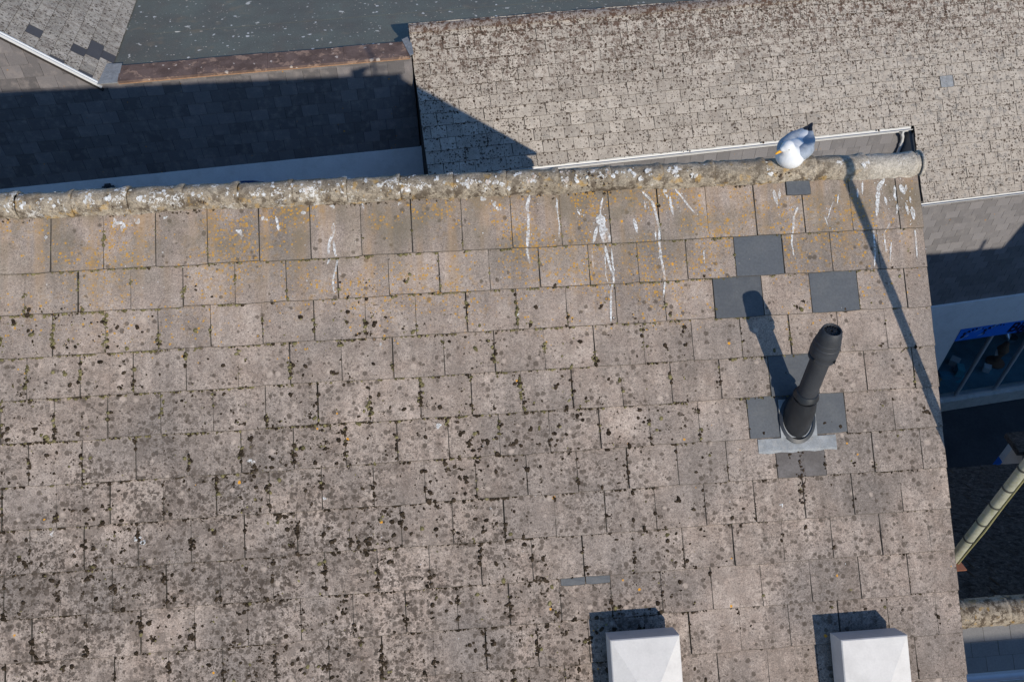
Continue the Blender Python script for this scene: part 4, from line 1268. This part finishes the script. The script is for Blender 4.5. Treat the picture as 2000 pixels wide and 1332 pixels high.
# fascia sign
MINK = mat_plain('navy_ink', (.006, .008, .03), .5)
MCY = mat_plain('light_blue_print', (.25, .45, .7), .5)
sg = MB().prism([P3(FR, u, .075, z) for u, z in ((3.135, -12.63), (8, -12.63), (8, -12.134), (3.135, -12.134))], W6*.06).obj('shop_sign', MBLUE, rb)
cu = bpy.data.curves.new('lettering', 'FONT'); cu.body = 'Big'; cu.size = .5; cu.extrude = .004; cu.shear = .25; cu.offset = .012
to = bpy.data.objects.new('lettering_src', cu); COL.objects.link(to)
dg = bpy.context.evaluated_depsgraph_get()
tme = bpy.data.meshes.new_from_object(to.evaluated_get(dg)); bpy.data.objects.remove(to)
tme.materials.clear(); tme.materials.append(MINK)
SMT = frame(P3(FR, 4.70, .069, -12.55), E6, Z)
inst('lettering', tme, sg, SMT)
mb = MB(); mc = MB()
def sgp(u, z, d=.0): return P3(FR, u, .071-d, z)
def disc(b, u, z, r_, r2=None):
    n = 12; vs = [sgp(u + r_*math.cos(2*math.pi*k/n), z + (r2 or r_)*math.sin(2*math.pi*k/n)) for k in range(n)]
    b.prism(vs, W6*.003)
for (u0_, z0_) in ((3.32, -12.36), (3.95, -12.33)):
    for k in range(6):
        a = k/5; disc(mb, u0_ + .52*a, z0_ + .08*math.sin(a*3) + .10*a, .055 - .006*k)
    disc(mb, u0_-.02, z0_-.12, .06)
    for k in range(3): disc(mc, u0_ + .02 + .08*k, z0_ + .012 + .02*k, .016)
for (u0_, z0_, s_) in ((3.42, -12.52, .2), (3.75, -12.28, .16), (4.25, -12.2, .14), (3.9, -12.5, .12)):
    pts = [sgp(u0_ + s_*t_/6*math.cos(t_*.5), z0_ + s_*.5*math.sin(t_*.7), .001) for t_ in range(7)]
    mc.tube(pts, [.004, .012, .018, .02, .016, .01, .003], 6)
mb.obj('chain_motif', MINK, sg, kind='stuff'); mc.obj('swirl_motif', MCY, sg, kind='stuff')

# shop interior
MFLOOR = mat_plain('teal_carpet', (.12, .26, .32), .9, .2, 3.)
MDK = mat_plain('dark_interior', (.10, .11, .12), .9)
room = MB()
room.prism([P3(FR, u, .36, -15.36) for u in (3.0,)] + [P3(FR, 8.6, .36, -15.36), P3(FR, 8.6, 4.0, -15.36), P3(FR, 3.0, 4.0, -15.36)], (0, 0, -.05))
room.obj('shop_floor', MFLOOR, rb)
MB().prism([P3(FR, 3.0, 4.0, z) for z in (-15.4,)] + [P3(FR, 8.6, 4.0, -15.4), P3(FR, 8.6, 4.0, -12.1), P3(FR, 3.0, 4.0, -12.1)], W6*.05).obj('shop_rear_wall', MDK, rb)
MB().prism([P3(FR, 3.0, .36, -12.2), P3(FR, 8.6, .36, -12.2), P3(FR, 8.6, 4.0, -12.2), P3(FR, 3.0, 4.0, -12.2)], (0, 0, .08)).obj('shop_ceiling', MDK, rb)
for uu, nm in ((3.0, 'a'), (8.6, 'b')):
    MB().prism([P3(FR, uu, .36, -15.4), P3(FR, uu, 4.0, -15.4), P3(FR, uu, 4.0, -12.1), P3(FR, uu, .36, -12.1)], E6*.05).obj('shop_side_wall', MDK, rb)
def carton(u, y, w, d, h, rot, c, label):
    t = thing('display_box', P3(FR, u, y, -15.355), label, 'box', 'boxes in the shop window')
    m = Matrix.Translation(P3(FR, u, y, -15.352)) @ Matrix.Rotation(A6+rot, 4, 'Z')
    MB().box((-w/2, -d/2, 0), (w/2, d/2, h)).obj('carton', mat_plain('card', c, .7, .1), t, m)
    MB().box((-w/2-.006, -d/2-.006, h), (w/2+.006, d/2+.006, h+.03)).obj('lid', mat_plain('card_lid', tuple(min(.8, q*1.1) for q in c), .7, .1), t, m)
carton(4.0, .75, .30, .2, .22, .3, (.35, .24, .14), 'brown box at the left end of the shop window')
carton(5.1, 1.4, .26, .26, .2, .7, (.6, .62, .62), 'white box deeper inside the shop window')
carton(5.0, 1.0, .2, .3, .28, -.4, (.1, .42, .5), 'turquoise box inside the shop window')
carton(5.95, .95, .2, .2, .18, .9, (.75, .76, .76), 'small white cube between the two mullions')
carton(4.5, .95, .35, .22, .12, -.2, (.08, .3, .42), 'flat blue-green box near the shop glass')
fig = thing('display_stand', P3(FR, 6.45, 1.2, -15.355), 'brown turned stand topped with a silver bowl in the shop window', 'stand')
MWOOD = mat_plain('dark_wood', (.24, .12, .06), .5)
FI = Matrix.Translation(P3(FR, 6.45, 1.2, -15.35))
MB().lathe([(.0, 0), (.28, 0), (.28, .05), (.10, .12), (.08, .3), (.14, .5), (.18, .62), (.10, .8), (.07, .95), (.0, .95)], 24).obj('turned_post', MWOOD, fig, FI, smooth=R(40))
MB().lathe([(.0, .95), (.07, .96), (.16, 1.08), (.19, 1.2), (.18, 1.2), (.0, 1.05)], 24).obj('bowl', mat_plain('silver', (.6, .6, .6), .2, .05, 6, .5, .9), fig, FI, smooth=R(40))
MB().box((-.16, -.12, .5), (.14, -.10, .72)).obj('price_card', MWHITE, fig, FI @ Matrix.Translation(Vector((-.05, -.12, -.1))) @ Matrix.Rotation(R(-20), 4, 'X'))
rug = thing('teal_banner', P3(FR, 4.55, .75, -15.35), 'curved turquoise strip lying on the shop floor', 'banner')
pts = [P3(FR, 4.75 + .42*k/8, .62 + .20*(k/8)**2, -15.345) for k in range(9)]
vs = [p for p in pts] + [p + W6*.09 - E6*.02 for p in pts]
MB().add([*vs], [[k, k+1, k+10, k+9] for k in range(8)]).obj('strip', mat_plain('turquoise', (.05, .4, .5), .6), rug)

# board standing in the street
bd = thing('advertising_board', (14.72, 7.6, GROUND), 'white board with blue foot standing in the shaded street', 'board')
MB().box((14.72, 6.6, -15.28), (14.78, 8.35, -14.62)).obj('panel', MREND, bd)
MB().box((14.715, 6.59, -15.84), (14.785, 8.36, -15.282)).obj('blue_foot', MBLUE, bd)
